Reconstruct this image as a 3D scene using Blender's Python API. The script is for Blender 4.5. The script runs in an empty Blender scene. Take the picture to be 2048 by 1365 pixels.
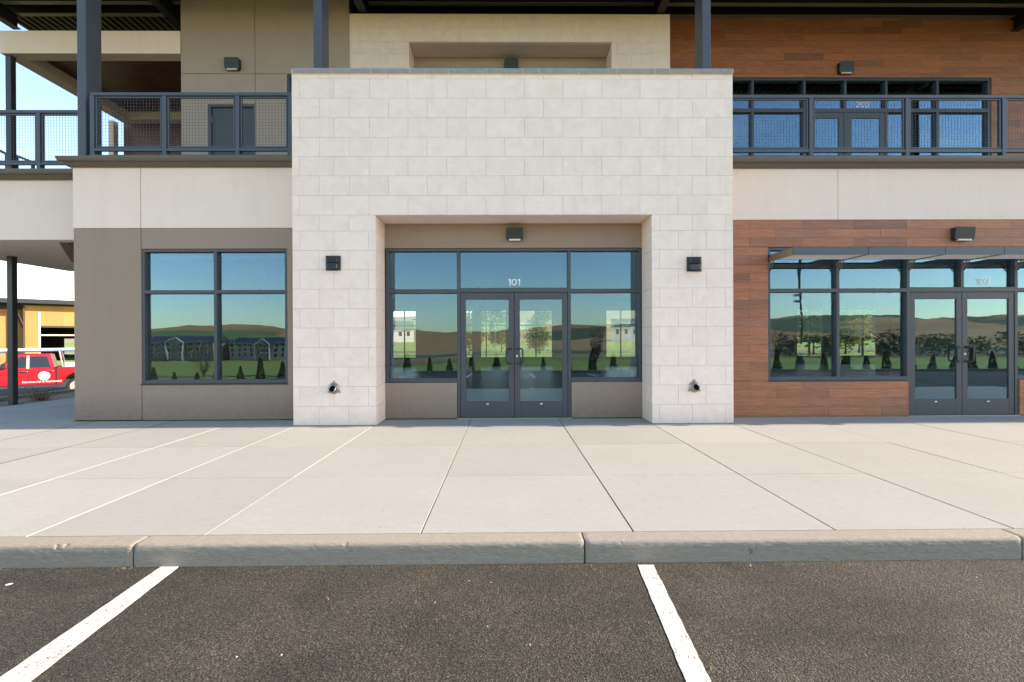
import bpy, bmesh, math, random
from mathutils import Vector, Matrix, noise as mnoise
random.seed(7)
R = math.radians
S = bpy.context.scene
COL = S.collection

# ------------------------------------------------------------------ camera
FPX, CAMH = 1030.0, 1.35
YAW, PITCH, ROLL = .0107, -.0024, .0042
F = Vector((math.sin(YAW)*math.cos(PITCH), math.cos(YAW)*math.cos(PITCH), math.sin(PITCH)))
R0 = Vector((math.cos(YAW), -math.sin(YAW), 0))
U0 = R0.cross(F)
RT = R0*math.cos(ROLL) - U0*math.sin(ROLL)
UP = U0*math.cos(ROLL) + R0*math.sin(ROLL)
cam_d = bpy.data.cameras.new('camera')
cam = bpy.data.objects.new('camera', cam_d); COL.objects.link(cam)
cam_d.sensor_width = 36; cam_d.lens = 36*FPX/2048
cam_d.clip_start = .05; cam_d.clip_end = 6000
m = Matrix((RT, UP, -F)).transposed().to_4x4(); m.translation = Vector((0, 0, CAMH))
cam.matrix_world = m
S.camera = cam

# ------------------------------------------------------------------ sky, sun, exposure
SUN_EL = R(24); SUN_AZ = R(89.05)          # azimuth measured from +Y towards +X
w = bpy.data.worlds.new('World'); S.world = w; w.use_nodes = True
nt = w.node_tree; nt.nodes.clear()
sky = nt.nodes.new('ShaderNodeTexSky'); sky.sky_type = 'NISHITA'; sky.sun_disc = False
sky.sun_elevation = SUN_EL; sky.sun_rotation = SUN_AZ
sky.air_density = 1.0; sky.dust_density = .6; sky.ozone_density = 2.0; sky.altitude = 700
bg = nt.nodes.new('ShaderNodeBackground'); bg.inputs[1].default_value = .15
out = nt.nodes.new('ShaderNodeOutputWorld')
# thin clouds low over the horizon
tc = nt.nodes.new('ShaderNodeTexCoord')
mp = nt.nodes.new('ShaderNodeMapping'); mp.inputs['Scale'].default_value = (2.2, 2.2, 7)
nz = nt.nodes.new('ShaderNodeTexNoise'); nz.inputs['Scale'].default_value = 2.3; nz.inputs['Detail'].default_value = 7
cr = nt.nodes.new('ShaderNodeValToRGB'); cr.color_ramp.elements[0].position = .60; cr.color_ramp.elements[1].position = .80
cr.color_ramp.elements[1].color = (.22, .22, .22, 1)
mx = nt.nodes.new('ShaderNodeMix'); mx.data_type = 'RGBA'
mx.inputs[7].default_value = (6.2, 6.4, 6.6, 1)
L = nt.links.new
hs = nt.nodes.new('ShaderNodeHueSaturation'); hs.inputs['Saturation'].default_value = 1.12
L(tc.outputs['Generated'], mp.inputs['Vector']); L(mp.outputs[0], nz.inputs['Vector'])
L(nz.outputs['Fac'], cr.inputs[0]); L(cr.outputs[0], mx.inputs[0]); L(sky.outputs[0], hs.inputs['Color']); L(hs.outputs[0], mx.inputs[6])
L(mx.outputs[2], bg.inputs[0]); L(bg.outputs[0], out.inputs[0])

sd = bpy.data.lights.new('sun', 'SUN'); sd.energy = 3.3; sd.angle = R(.53); sd.color = (1, .985, .965)
sun = bpy.data.objects.new('sun', sd); COL.objects.link(sun)
SDIR = Vector((math.sin(SUN_AZ)*math.cos(SUN_EL), math.cos(SUN_AZ)*math.cos(SUN_EL), math.sin(SUN_EL)))
sun.rotation_euler = SDIR.to_track_quat('Z', 'Y').to_euler(); sun.location = (30, 5, 40)
vs = S.view_settings
vs.view_transform = 'Standard'; vs.look = 'None'; vs.gamma = 1; vs.use_curve_mapping = False
vs.exposure = 1.77
vs.use_white_balance = True; vs.white_balance_temperature = 8600; vs.white_balance_tint = 14
S.cycles.max_bounces = 10; S.cycles.transparent_max_bounces = 16; S.cycles.glossy_bounces = 4
S.cycles.use_denoising = True
S.cycles.sample_clamp_indirect = 6

# ------------------------------------------------------------------ helpers
def ray(px, py):
    return F + RT*((px-1024)/FPX) + UP*((682.5-py)/FPX)
def atY(px, py, Y):
    d = ray(px, py); t = Y/d.y; return Vector((d.x*t, Y, CAMH+d.z*t))
def atZ(px, py, z=0):
    d = ray(px, py); t = (z-CAMH)/d.z; return Vector((d.x*t, d.y*t, z))
def PX(px, Y, py=630): return atY(px, py, Y).x
def PZ(py, Y, px=1024): return atY(px, py, Y).z

WL = {}
def link(name, data, parent, wl):
    o = bpy.data.objects.new(name, data); COL.objects.link(o)
    pw = WL[parent.name] if parent else Vector((0, 0, 0))
    o.location = wl - pw
    if parent: o.parent = parent
    WL[o.name] = wl.copy()
    return o
def tag(o, label=None, cat=None, group=None, kind=None):
    if label: o['label'] = label
    if cat: o['category'] = cat
    if group: o['group'] = group
    if kind: o['kind'] = kind
    return o
def empty(name, loc=(0, 0, 0), parent=None, label=None, cat=None, group=None, kind=None):
    o = link(name, None, parent, Vector(loc)); o.empty_display_size = .2
    return tag(o, label, cat, group, kind)

class MB:
    """collects geometry in world coordinates, then links it as one mesh"""
    def __init__(s): s.v = []; s.f = []; s.mi = []; s.cur = 0
    def add(s, vs, fs):
        n = len(s.v); s.v += [tuple(v) for v in vs]
        s.f += [tuple(i+n for i in f) for f in fs]; s.mi += [s.cur]*len(fs); return s
    def box(s, x0, x1, y0, y1, z0, z1):
        if x0 > x1: x0, x1 = x1, x0
        if y0 > y1: y0, y1 = y1, y0
        if z0 > z1: z0, z1 = z1, z0
        return s.add([(x0,y0,z0),(x1,y0,z0),(x1,y1,z0),(x0,y1,z0),(x0,y0,z1),(x1,y0,z1),(x1,y1,z1),(x0,y1,z1)],
            [(3,2,1,0),(4,5,6,7),(0,1,5,4),(1,2,6,5),(2,3,7,6),(3,0,4,7)])
    def bar(s, a, b, w, h=None, up=(0,0,1)):
        a, b = Vector(a), Vector(b); h = h or w
        d = (b-a).normalized(); u = Vector(up)
        if abs(d.dot(u)) > .98: u = Vector((0, 1, 0))
        sx = d.cross(u).normalized(); u = sx.cross(d)
        vs = [p + sx*(i*w/2) + u*(j*h/2) for p in (a, b) for i, j in ((-1,-1),(1,-1),(1,1),(-1,1))]
        return s.add(vs, [(3,2,1,0),(4,5,6,7),(0,1,5,4),(1,2,6,5),(2,3,7,6),(3,0,4,7)])
    def tube(s, pts, r, n=8, r2=None, cap=True):
        pts = [Vector(p) for p in pts]; rings = []
        prev = None
        for i, p in enumerate(pts):
            d = (pts[min(i+1, len(pts)-1)] - pts[max(i-1, 0)]).normalized()
            if prev is None:
                a = Vector((0, 0, 1)) if abs(d.z) < .9 else Vector((1, 0, 0))
                sx = d.cross(a).normalized()
            else: sx = (prev - d*prev.dot(d)).normalized()
            prev = sx; u = sx.cross(d)
            rr = r if r2 is None else r + (r2-r)*i/(len(pts)-1)
            rings.append([p + (sx*math.cos(2*math.pi*k/n) + u*math.sin(2*math.pi*k/n))*rr for k in range(n)])
        vs = [v for q in rings for v in q]; fs = []
        for i in range(len(rings)-1):
            for k in range(n):
                fs.append((i*n+k, i*n+(k+1) % n, (i+1)*n+(k+1) % n, (i+1)*n+k))
        if cap: fs += [tuple(range(n-1, -1, -1)), tuple((len(rings)-1)*n+k for k in range(n))]
        return s.add(vs, fs)
    def prism(s, pts, a, b, axis='x'):
        """2-D outline extruded along an axis from a to b"""
        n = len(pts)
        def P(t, q):
            return (t, q[0], q[1]) if axis == 'x' else (q[0], t, q[1]) if axis == 'y' else (q[0], q[1], t)
        vs = [P(a, q) for q in pts] + [P(b, q) for q in pts]
        fs = [tuple(range(n)), tuple(range(2*n-1, n-1, -1))]
        fs += [(i, i+n, (i+1) % n + n, (i+1) % n) for i in range(n)]
        return s.add(vs, fs)
    def build(s, name, mat, parent=None, bevel=0, smooth=False, base=False, segs=1, fix=True):
        me = bpy.data.meshes.new(name)
        xs = [v[0] for v in s.v]; ys = [v[1] for v in s.v]; zs = [v[2] for v in s.v]
        c = Vector(((min(xs)+max(xs))/2, (min(ys)+max(ys))/2, min(zs) if base else (min(zs)+max(zs))/2))
        me.from_pydata([tuple(Vector(v)-c) for v in s.v], [], s.f)
        for mm in (mat if isinstance(mat, (list, tuple)) else [mat]): me.materials.append(mm)
        if any(s.mi): me.polygons.foreach_set('material_index', s.mi)
        if fix or bevel:
            b = bmesh.new(); b.from_mesh(me)
            if bevel:
                bmesh.ops.remove_doubles(b, verts=b.verts, dist=1e-5)
                ed = [e for e in b.edges if len(e.link_faces) == 2 and e.calc_face_angle(0) > .5]
                bmesh.ops.bevel(b, geom=ed, offset=bevel, segments=segs, affect='EDGES', profile=.5)
            bmesh.ops.recalc_face_normals(b, faces=b.faces)
            b.to_mesh(me); b.free()
        if smooth: me.polygons.foreach_set('use_smooth', [True]*len(me.polygons))
        me.update()
        return link(name, me, parent, c)
def bx(name, mat, parent, x0, x1, y0, y1, z0, z1, bevel=0):
    return MB().box(x0, x1, y0, y1, z0, z1).build(name, mat, parent, bevel)

def holed_wall(x0, x1, z0, z1, y0, y1, holes):
    """wall panel (front y0, back y1) with rectangular holes, outer skin only"""
    xs = sorted({x0, x1, *[min(max(h[i], x0), x1) for h in holes for i in (0, 1)]})
    zs = sorted({z0, z1, *[min(max(h[i], z0), z1) for h in holes for i in (2, 3)]})
    def filled(i, j):
        if i < 0 or j < 0 or i >= len(xs)-1 or j >= len(zs)-1: return False
        cx, cz = (xs[i]+xs[i+1])/2, (zs[j]+zs[j+1])/2
        return not any(h[0] < cx < h[1] and h[2] < cz < h[3] for h in holes)
    b = MB()
    for i in range(len(xs)-1):
        for j in range(len(zs)-1):
            if not filled(i, j): continue
            a, c, d, e = xs[i], xs[i+1], zs[j], zs[j+1]
            b.add([(a,y0,d),(c,y0,d),(c,y0,e),(a,y0,e)], [(0,1,2,3)])
            b.add([(a,y1,d),(c,y1,d),(c,y1,e),(a,y1,e)], [(3,2,1,0)])
            if not filled(i-1, j): b.add([(a,y0,d),(a,y1,d),(a,y1,e),(a,y0,e)], [(3,2,1,0)])
            if not filled(i+1, j): b.add([(c,y0,d),(c,y1,d),(c,y1,e),(c,y0,e)], [(0,1,2,3)])
            if not filled(i, j-1): b.add([(a,y0,d),(c,y0,d),(c,y1,d),(a,y1,d)], [(3,2,1,0)])
            if not filled(i, j+1): b.add([(a,y0,e),(c,y0,e),(c,y1,e),(a,y1,e)], [(0,1,2,3)])
    return b

# ------------------------------------------------------------------ materials
def N(t, kind, **kw):
    n = t.nodes.new(kind)
    for k, v in kw.items(): setattr(n, k, v)
    return n
def base_mat(name):
    mt = bpy.data.materials.new(name); mt.use_nodes = True
    t = mt.node_tree; return mt, t, t.nodes['Principled BSDF']
def coords(t, stretch=(1, 1, 1), world=False):
    if world: v = N(t, 'ShaderNodeNewGeometry').outputs['Position']
    else:
        v0 = N(t, 'ShaderNodeTexCoord').outputs['Object']
        oi = N(t, 'ShaderNodeObjectInfo')
        mu = N(t, 'ShaderNodeMath', operation='MULTIPLY'); mu.inputs[1].default_value = 71.3
        t.links.new(oi.outputs['Random'], mu.inputs[0])
        ad = N(t, 'ShaderNodeVectorMath', operation='ADD')
        t.links.new(v0, ad.inputs[0]); t.links.new(mu.outputs[0], ad.inputs[1]); v = ad.outputs[0]
    mp = N(t, 'ShaderNodeMapping'); mp.inputs['Scale'].default_value = stretch
    t.links.new(v, mp.inputs['Vector']); return mp.outputs[0]
def noise(t, vec, scale, detail=4, rough=.55, dist=0):
    n = N(t, 'ShaderNodeTexNoise'); n.inputs['Scale'].default_value = scale
    n.inputs['Detail'].default_value = detail; n.inputs['Roughness'].default_value = rough
    n.inputs['Distortion'].default_value = dist
    t.links.new(vec, n.inputs['Vector']); return n.outputs['Fac']
def ramp(t, fac, stops):
    r = N(t, 'ShaderNodeValToRGB'); e = r.color_ramp.elements
    while len(e) < len(stops): e.new(.5)
    for q, (p, c) in zip(e, stops): q.position = p; q.color = (*c, 1) if len(c) == 3 else c
    t.links.new(fac, r.inputs[0]); return r.outputs[0]
def mixc(t, a, b, fac, mode='MIX'):
    n = N(t, 'ShaderNodeMix', data_type='RGBA', blend_type=mode)
    for s, v in ((0, fac), (6, a), (7, b)):
        if hasattr(v, 'is_linked') or isinstance(v, bpy.types.NodeSocket): t.links.new(v, n.inputs[s])
        else: n.inputs[s].default_value = v if s == 0 else (*v, 1)
    return n.outputs[2]
def randval(t, col, amt):
    """brightness that differs from object to object"""
    oi = N(t, 'ShaderNodeObjectInfo'); mr = N(t, 'ShaderNodeMapRange')
    mr.inputs[3].default_value = 1-amt; mr.inputs[4].default_value = 1+amt
    t.links.new(oi.outputs['Random'], mr.inputs[0])
    hs = N(t, 'ShaderNodeHueSaturation'); t.links.new(mr.outputs[0], hs.inputs['Value']); t.links.new(col, hs.inputs['Color'])
    return hs.outputs[0]
def bump(t, p, h, strength, dist=.01, nrm=None):
    b = N(t, 'ShaderNodeBump'); b.inputs['Strength'].default_value = strength; b.inputs['Distance'].default_value = dist
    t.links.new(h, b.inputs['Height'])
    if nrm: t.links.new(nrm, b.inputs['Normal'])
    t.links.new(b.outputs[0], p.inputs['Normal']); return b.outputs[0]
def sc(c, k): return tuple(x*k for x in c)

def pmat(name, col, rough=.8, var=.08, scale=6, stretch=(1, 1, 1), bscale=0, bstr=.2, bdist=.004, rand=0, metal=0, spec=.5, world=False, detail=5, coat=0):
    mt, t, p = base_mat(name)
    v = coords(t, stretch, world)
    c = ramp(t, noise(t, v, scale, detail), [(.25, sc(col, 1-var)), (.75, sc(col, 1+var))])
    if rand: c = randval(t, c, rand)
    t.links.new(c, p.inputs['Base Color'])
    p.inputs['Roughness'].default_value = rough; p.inputs['Metallic'].default_value = metal
    p.inputs['Specular IOR Level'].default_value = spec
    if coat: p.inputs['Coat Weight'].default_value = coat; p.inputs['Coat Roughness'].default_value = .03
    if bscale: bump(t, p, noise(t, v, bscale, 3), bstr, bdist)
    return mt

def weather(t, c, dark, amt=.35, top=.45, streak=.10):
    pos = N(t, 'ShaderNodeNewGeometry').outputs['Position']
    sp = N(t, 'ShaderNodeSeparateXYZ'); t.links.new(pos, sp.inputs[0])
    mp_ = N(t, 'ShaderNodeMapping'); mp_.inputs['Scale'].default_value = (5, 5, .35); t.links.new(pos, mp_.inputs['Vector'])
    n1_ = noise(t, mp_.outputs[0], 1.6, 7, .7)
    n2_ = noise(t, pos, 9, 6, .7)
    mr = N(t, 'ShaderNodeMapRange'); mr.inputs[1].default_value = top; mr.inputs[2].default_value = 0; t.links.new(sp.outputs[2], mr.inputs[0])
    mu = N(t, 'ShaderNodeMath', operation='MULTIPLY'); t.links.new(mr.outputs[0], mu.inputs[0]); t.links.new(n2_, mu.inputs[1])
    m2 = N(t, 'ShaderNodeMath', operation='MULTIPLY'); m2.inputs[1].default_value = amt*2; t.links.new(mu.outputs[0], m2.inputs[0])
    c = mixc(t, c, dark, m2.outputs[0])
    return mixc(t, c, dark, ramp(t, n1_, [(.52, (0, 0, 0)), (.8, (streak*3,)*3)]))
def stucco_mat(name, col, dirt, amt, streak):
    mt, t, p = base_mat(name)
    v = coords(t, world=True)
    c = ramp(t, noise(t, v, 1.7, 6, .65), [(.25, sc(col, .955)), (.75, sc(col, 1.04))])
    c = mixc(t, c, ramp(t, noise(t, v, 70, 3, .7), [(.3, sc(col, .80)), (.7, sc(col, 1.18))]), .3)
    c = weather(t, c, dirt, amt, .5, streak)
    t.links.new(c, p.inputs['Base Color']); p.inputs['Roughness'].default_value = .88; p.inputs['Specular IOR Level'].default_value = .3
    n1 = bump(t, p, noise(t, v, 90, 4, .65), .45, .004); bump(t, p, noise(t, v, 3, 3), .25, .01, n1)
    return mt
def stone_mat():
    mt, t, p = base_mat('pale_stone')
    v = coords(t)
    c = ramp(t, noise(t, v, 5, 6, .6, .6), [(.3, (.81, .650, .565)), (.5, (.865, .700, .612)), (.72, (.90, .75, .665))])
    vein = ramp(t, noise(t, v, 3.2, 8, .7, 1.6), [(.47, (0, 0, 0)), (.5, (1, 1, 1)), (.53, (0, 0, 0))])
    c = mixc(t, c, (.89, .77, .69), mixc(t, (0, 0, 0), vein, .35))
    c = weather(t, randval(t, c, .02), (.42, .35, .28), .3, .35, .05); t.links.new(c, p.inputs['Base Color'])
    p.inputs['Roughness'].default_value = .62
    bump(t, p, noise(t, v, 60, 4), .12, .002)
    return mt
def wood_mat(name, k=1.0):
    mt, t, p = base_mat(name)
    v = coords(t, (1.3, 1, 26))
    g = noise(t, v, 2.2, 7, .62, 1.3)
    v2 = coords(t, (2, 1, 60)); g2 = noise(t, v2, 3, 4, .6, .4)
    oi = N(t, 'ShaderNodeObjectInfo')
    lo = ramp(t, oi.outputs['Random'], [(0, sc((.145, .055, .031), k)), (.3, sc((.225, .076, .038), k)), (.75, sc((.265, .086, .041), k)), (1, sc((.18, .068, .040), k))])
    hi = ramp(t, oi.outputs['Random'], [(0, sc((.29, .115, .066), k)), (.3, sc((.42, .152, .078), k)), (.75, sc((.47, .164, .080), k)), (1, sc((.36, .142, .085), k))])
    f = ramp(t, g, [(.3, (0, 0, 0)), (.66, (1, 1, 1))])
    c = mixc(t, lo, hi, f)
    c = mixc(t, c, (.06, .03, .02), ramp(t, g2, [(.56, (0, 0, 0)), (.74, (.5, .5, .5))]))
    t.links.new(c, p.inputs['Base Color']); p.inputs['Roughness'].default_value = .5
    bump(t, p, g2, .12, .002)
    return mt
def concrete_mat(name, col, streak=(1, 9, 1), rand=.06, bstr=.3, stains=True, broom=(4, 70, 4), grain=(14, 45, 30), gmix=.16):
    mt, t, p = base_mat(name)
    v = coords(t, world=True); vs_ = coords(t, streak, world=True)
    a = noise(t, v, 1.1, 6, .6); b = noise(t, vs_, 5, 6, .65); d = noise(t, v, 180, 3, .6)
    c = ramp(t, a, [(.3, sc(col, .9)), (.7, sc(col, 1.07))])
    c = mixc(t, c, ramp(t, b, [(.3, sc(col, .88)), (.7, sc(col, 1.1))]), .4)
    c = mixc(t, c, ramp(t, d, [(.3, sc(col, .72)), (.7, sc(col, 1.2))]), .22)
    g_ = noise(t, coords(t, grain, world=True), 1, 4, .7); c = mixc(t, c, ramp(t, g_, [(.3, sc(col, .62)), (.7, sc(col, 1.34))]), gmix)
    if stains:
        st = noise(t, v, 2.7, 9, .75, 1)
        c = mixc(t, c, sc(col, .62), ramp(t, st, [(.64, (0, 0, 0)), (.76, (.55, .55, .55))]))
        sf_ = noise(t, coords(t, (1.2, 6, 3), world=True), 1.7, 8, .75, 2.2)
        c = mixc(t, c, sc(col, .74), ramp(t, sf_, [(.485, (0, 0, 0)), (.5, (.42, .42, .42)), (.515, (0, 0, 0))]))
        sp = N(t, 'ShaderNodeTexVoronoi'); sp.inputs['Scale'].default_value = 5.5; t.links.new(v, sp.inputs['Vector'])
        c = mixc(t, c, sc(col, .3), ramp(t, sp.outputs['Distance'], [(.03, (.7, .7, .7)), (.055, (0, 0, 0))]))
    if rand: c = randval(t, c, rand)
    t.links.new(c, p.inputs['Base Color']); p.inputs['Roughness'].default_value = .85
    p.inputs['Specular IOR Level'].default_value = .3
    bb = noise(t, coords(t, broom, world=True), 1, 5, .7)
    n1 = bump(t, p, bb, bstr, .004)
    bb2 = noise(t, v, 42, 4, .65); n1 = bump(t, p, bb2, bstr*.7, .004, n1)
    bump(t, p, d, bstr*.8, .003, n1)
    return mt
def asphalt_mat():
    mt, t, p = base_mat('asphalt')
    v = coords(t, world=True)
    vo = N(t, 'ShaderNodeTexVoronoi'); vo.inputs['Scale'].default_value = 165; t.links.new(v, vo.inputs['Vector'])
    vb = N(t, 'ShaderNodeTexVoronoi'); vb.inputs['Scale'].default_value = 80; t.links.new(v, vb.inputs['Vector'])
    cv = N(t, 'ShaderNodeSeparateColor'); t.links.new(vo.outputs['Color'], cv.inputs[0])
    c = ramp(t, cv.outputs[0], [(0, (.027, .023, .0185)), (.45, (.060, .0525, .042)), (.85, (.092, .080, .063)), (.99, (.17, .15, .12))])
    gap = ramp(t, vo.outputs['Distance'], [(.35, (1, 1, 1)), (.75, (.25, .25, .25))])
    c = mixc(t, c, gap, .85, 'MULTIPLY')
    big = noise(t, v, 1.3, 5, .65, .5)
    c = mixc(t, c, ramp(t, big, [(.3, (.55, .54, .53)), (.5, (1, .98, .95)), (.72, (1.45, 1.33, 1.16))]), .9, 'MULTIPLY')
    oil = noise(t, v, .9, 3, .5, .3)
    c = mixc(t, c, (.018, .016, .015), ramp(t, oil, [(.62, (0, 0, 0)), (.72, (.6, .6, .6))]))
    rust = noise(t, v, 5.2, 4, .6)
    c = mixc(t, c, (.16, .085, .03), ramp(t, rust, [(.715, (0, 0, 0)), (.76, (.55, .55, .55))]))
    t.links.new(c, p.inputs['Base Color']); p.inputs['Roughness'].default_value = .88
    p.inputs['Specular IOR Level'].default_value = .35
    n1 = bump(t, p, vb.outputs['Distance'], .55, -.006)
    bump(t, p, vo.outputs['Distance'], .6, -.004, n1)
    return mt
def paint_mat():
    mt, t, p = base_mat('road_paint')
    v = coords(t, world=True)
    c = ramp(t, noise(t, v, 14, 6, .7), [(.3, (.52, .49, .44)), (.7, (.64, .61, .56))])
    vo = N(t, 'ShaderNodeTexVoronoi'); vo.inputs['Scale'].default_value = 105; t.links.new(v, vo.inputs['Vector'])
    wear = noise(t, v, 9, 5, .7)
    spk = N(t, 'ShaderNodeMath', operation='MULTIPLY'); t.links.new(vo.outputs['Distance'], spk.inputs[0]); t.links.new(wear, spk.inputs[1])
    c = mixc(t, c, (.10, .09, .08), ramp(t, spk.outputs[0], [(.38, (0, 0, 0)), (.44, (.8, .8, .8))]))
    t.links.new(c, p.inputs['Base Color']); p.inputs['Roughness'].default_value = .7
    bump(t, p, vo.outputs['Distance'], .5, -.003)
    return mt
def glass_mat(name, fac=.2, tint=(.62, .68, .66), wob=.012, seed=0):
    mt = bpy.data.materials.new(name); mt.use_nodes = True; t = mt.node_tree; t.nodes.clear()
    o = N(t, 'ShaderNodeOutputMaterial'); mxs = N(t, 'ShaderNodeMixShader')
    tr = N(t, 'ShaderNodeBsdfTransparent'); tr.inputs[0].default_value = (*tint, 1)
    gl = N(t, 'ShaderNodeBsdfGlossy'); gl.inputs['Roughness'].default_value = 0; gl.inputs[0].default_value = (.42, .74, 1, 1)
    lw = N(t, 'ShaderNodeLayerWeight'); lw.inputs[0].default_value = .35
    mr = N(t, 'ShaderNodeMapRange'); mr.inputs[1].default_value = 0; mr.inputs[2].default_value = 1
    mr.inputs[3].default_value = fac; mr.inputs[4].default_value = min(1, fac+.22)
    t.links.new(lw.outputs['Facing'], mr.inputs[0])
    v = coords(t, (1, 1, .55)); h = noise(t, v, 1.6, 2, .4, .2)
    b = N(t, 'ShaderNodeBump'); b.inputs['Strength'].default_value = 1; b.inputs['Distance'].default_value = wob
    t.links.new(h, b.inputs['Height']); t.links.new(b.outputs[0], gl.inputs['Normal'])
    t.links.new(mr.outputs[0], mxs.inputs[0]); t.links.new(tr.outputs[0], mxs.inputs[1]); t.links.new(gl.outputs[0], mxs.inputs[2])
    t.links.new(mxs.outputs[0], o.inputs[0])
    return mt
def leaf_mat(name, a, b):
    mt, t, p = base_mat(name)
    v = coords(t); oi = noise(t, v, 9, 3)
    c = ramp(t, oi, [(.3, a), (.7, b)]); c = randval(t, c, .18)
    t.links.new(c, p.inputs['Base Color']); p.inputs['Roughness'].default_value = .6
    tr = N(t, 'ShaderNodeBsdfTranslucent'); t.links.new(c, tr.inputs[0])
    ms = N(t, 'ShaderNodeMixShader'); ms.inputs[0].default_value = .25
    o = [n for n in t.nodes if n.type == 'OUTPUT_MATERIAL'][0]
    t.links.new(p.outputs[0], ms.inputs[1]); t.links.new(tr.outputs[0], ms.inputs[2]); t.links.new(ms.outputs[0], o.inputs[0])
    return mt

M = dict(
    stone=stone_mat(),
    mortar=pmat('mortar', (.46, .39, .335), .9),
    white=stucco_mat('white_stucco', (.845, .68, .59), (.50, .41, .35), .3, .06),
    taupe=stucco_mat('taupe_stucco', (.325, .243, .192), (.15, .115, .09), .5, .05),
    taupe_up=pmat('grey_stucco', (.40, .315, .265), .88, .05, 3, bscale=240, bstr=.3, bdist=.003),
    wood=wood_mat('wood_tile', 1.12),
    grout=pmat('grout', (.30, .17, .12), .9),
    frame=pmat('frame_metal', (.050, .058, .072), .38, .08, 3, spec=.5),
    frame_d=pmat('dark_metal', (.030, .034, .042), .42, .08, 3),
    steel=pmat('painted_steel', (.055, .066, .085), .42, .08, 4),
    roofm=pmat('black_roof_steel', (.009, .009, .0095), .5, .1, 3),
    deckm=pmat('roof_decking', (.0045, .0045, .005), .55, .1, 3),
    cornice=pmat('bronze_flashing', (.115, .095, .078), .45, .06, 3),
    awn=pmat('awning_metal', (.062, .074, .092), .4, .05, 3),
    slat=pmat('pale_slat', (.80, .74, .70), .5, .03, 3),
    strut=pmat('bronze_strut', (.20, .165, .13), .45, .06, 3),
    concrete=concrete_mat('pavement_concrete', (.350, .337, .307)),
    kerb=concrete_mat('kerb_concrete', (.315, .272, .222), (.8, 9, 16), .03, .8, True, (9, 70, 120), (26, 60, 110), .42),
    bed=pmat('joint_bed', (.075, .066, .056), .95),
    asphalt=asphalt_mat(), paint=paint_mat(),
    glass=glass_mat('window_glass', .11, (.90, .93, .91), .0016),
    dglass=glass_mat('door_glass', .11, (.90, .93, .91), .0018),
    cap=[pmat('cap_stone_'+n, c, .6, .16, 9, bscale=50, bstr=.3) for n, c in
         (('violet', (.27, .255, .26)), ('green', (.25, .275, .265)), ('brown', (.30, .265, .235)), ('grey', (.285, .27, .26)))],
    num=pmat('white_vinyl', (.86, .86, .86), .5, .01),
    galv=pmat('cast_metal', (.36, .33, .29), .38, .12, 20, metal=.85, bscale=90, bstr=.2),
    black=pmat('pipe_inside', (.012, .01, .008), .8),
    lampm=pmat('lamp_housing', (.020, .024, .031), .4, .05, 4),
    lens=pmat('lamp_lens', (.75, .72, .66), .25, .02, 4),
    alum=pmat('aluminium', (.55, .55, .55), .3, .05, 8, metal=1),
    floor=pmat('interior_floor', (.23, .22, .21), .35, .1, 2),
    iwall=pmat('interior_wall', (.24, .235, .22), .9, .03, 2),
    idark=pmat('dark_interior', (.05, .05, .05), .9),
    bwood=wood_mat('shaded_wood', .35),  # darkened copy of the wood, breezeway shade put into its colour
    door=pmat('steel_door', (.045, .055, .065), .45, .05, 3),
    grass=pmat('grass', (.30, .31, .045), .9, .35, .5, world=True, detail=8, bscale=40, bstr=.5, bdist=.05),
    lawn=pmat('mown_lawn', (.19, .29, .05), .9, .25, .4, world=True, detail=8),
    dry=pmat('dry_grass', (.30, .235, .13), .95, .25, .05, world=True, detail=8),
    mulch=pmat('bark_mulch', (.045, .028, .018), .95, .4, 14, world=True, bscale=30, bstr=.8, bdist=.03),
    dirt=pmat('bed_soil', (.21, .145, .09), .95, .3, 8, world=True, bscale=30, bstr=.8, bdist=.03),
)

# ================================================================== GROUND
def zlot(x, y):
    z = -.15
    if y < 1.5: z -= .022*(1.5-max(y, -9))
    if x < -8: z -= .083*(-8-max(x, -40))*min(1, max(0, (abs(y-3.4)+abs(min(0, x+8))*.4)/6))
    return z
def sheet(name, xs, ys, fz, mat, keep=None, kind='structure', parent=None):
    b = MB(); idx = {}
    for j, y in enumerate(ys):
        for i, x in enumerate(xs):
            idx[i, j] = len(b.v); b.v.append((x, y, fz(x, y)))
    for j in range(len(ys)-1):
        for i in range(len(xs)-1):
            if keep and not keep((xs[i]+xs[i+1])/2, (ys[j]+ys[j+1])/2): continue
            b.f.append((idx[i, j], idx[i+1, j], idx[i+1, j+1], idx[i, j+1])); b.mi.append(0)
    o = b.build(name, mat, parent, fix=False, smooth=True)
    return tag(o, kind=kind)
def steps(a, b, n): return [a+(b-a)*i/n for i in range(n+1)]
KY0, KY1 = 3.445, 3.605            # kerb front and back
sheet('parking_lot', steps(-70, -13, 12) + [-12.4] + steps(-8, 60, 20), steps(-9, 1.5, 4) + [KY0+.02] + steps(8, 62, 12),
      zlot, M['asphalt'], keep=lambda x, y: y < KY0+.02 or x < -12.4)
def zground(x, y):
    if y < -9: return max(zlot(x, -9) - .05 - .030*(-9-y), -6.2)
    if y > 27 and x > -12: return -.2
    return zlot(x, y) - .35 if x < 70 else -1
gx = [-1500, -700, -300, -150, -90, -70] + steps(-60, 60, 12) + [80, 150, 300, 700, 1500]
gy = [-1500, -900, -500, -300, -220, -170, -120, -80, -50, -30, -18, -12, -9.2, -9] + [0, 3, 8, 20, 27.1, 40, 62, 80, 120, 200, 400, 900, 1500]
sheet('ground', gx, gy, zground, M['grass'])

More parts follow.
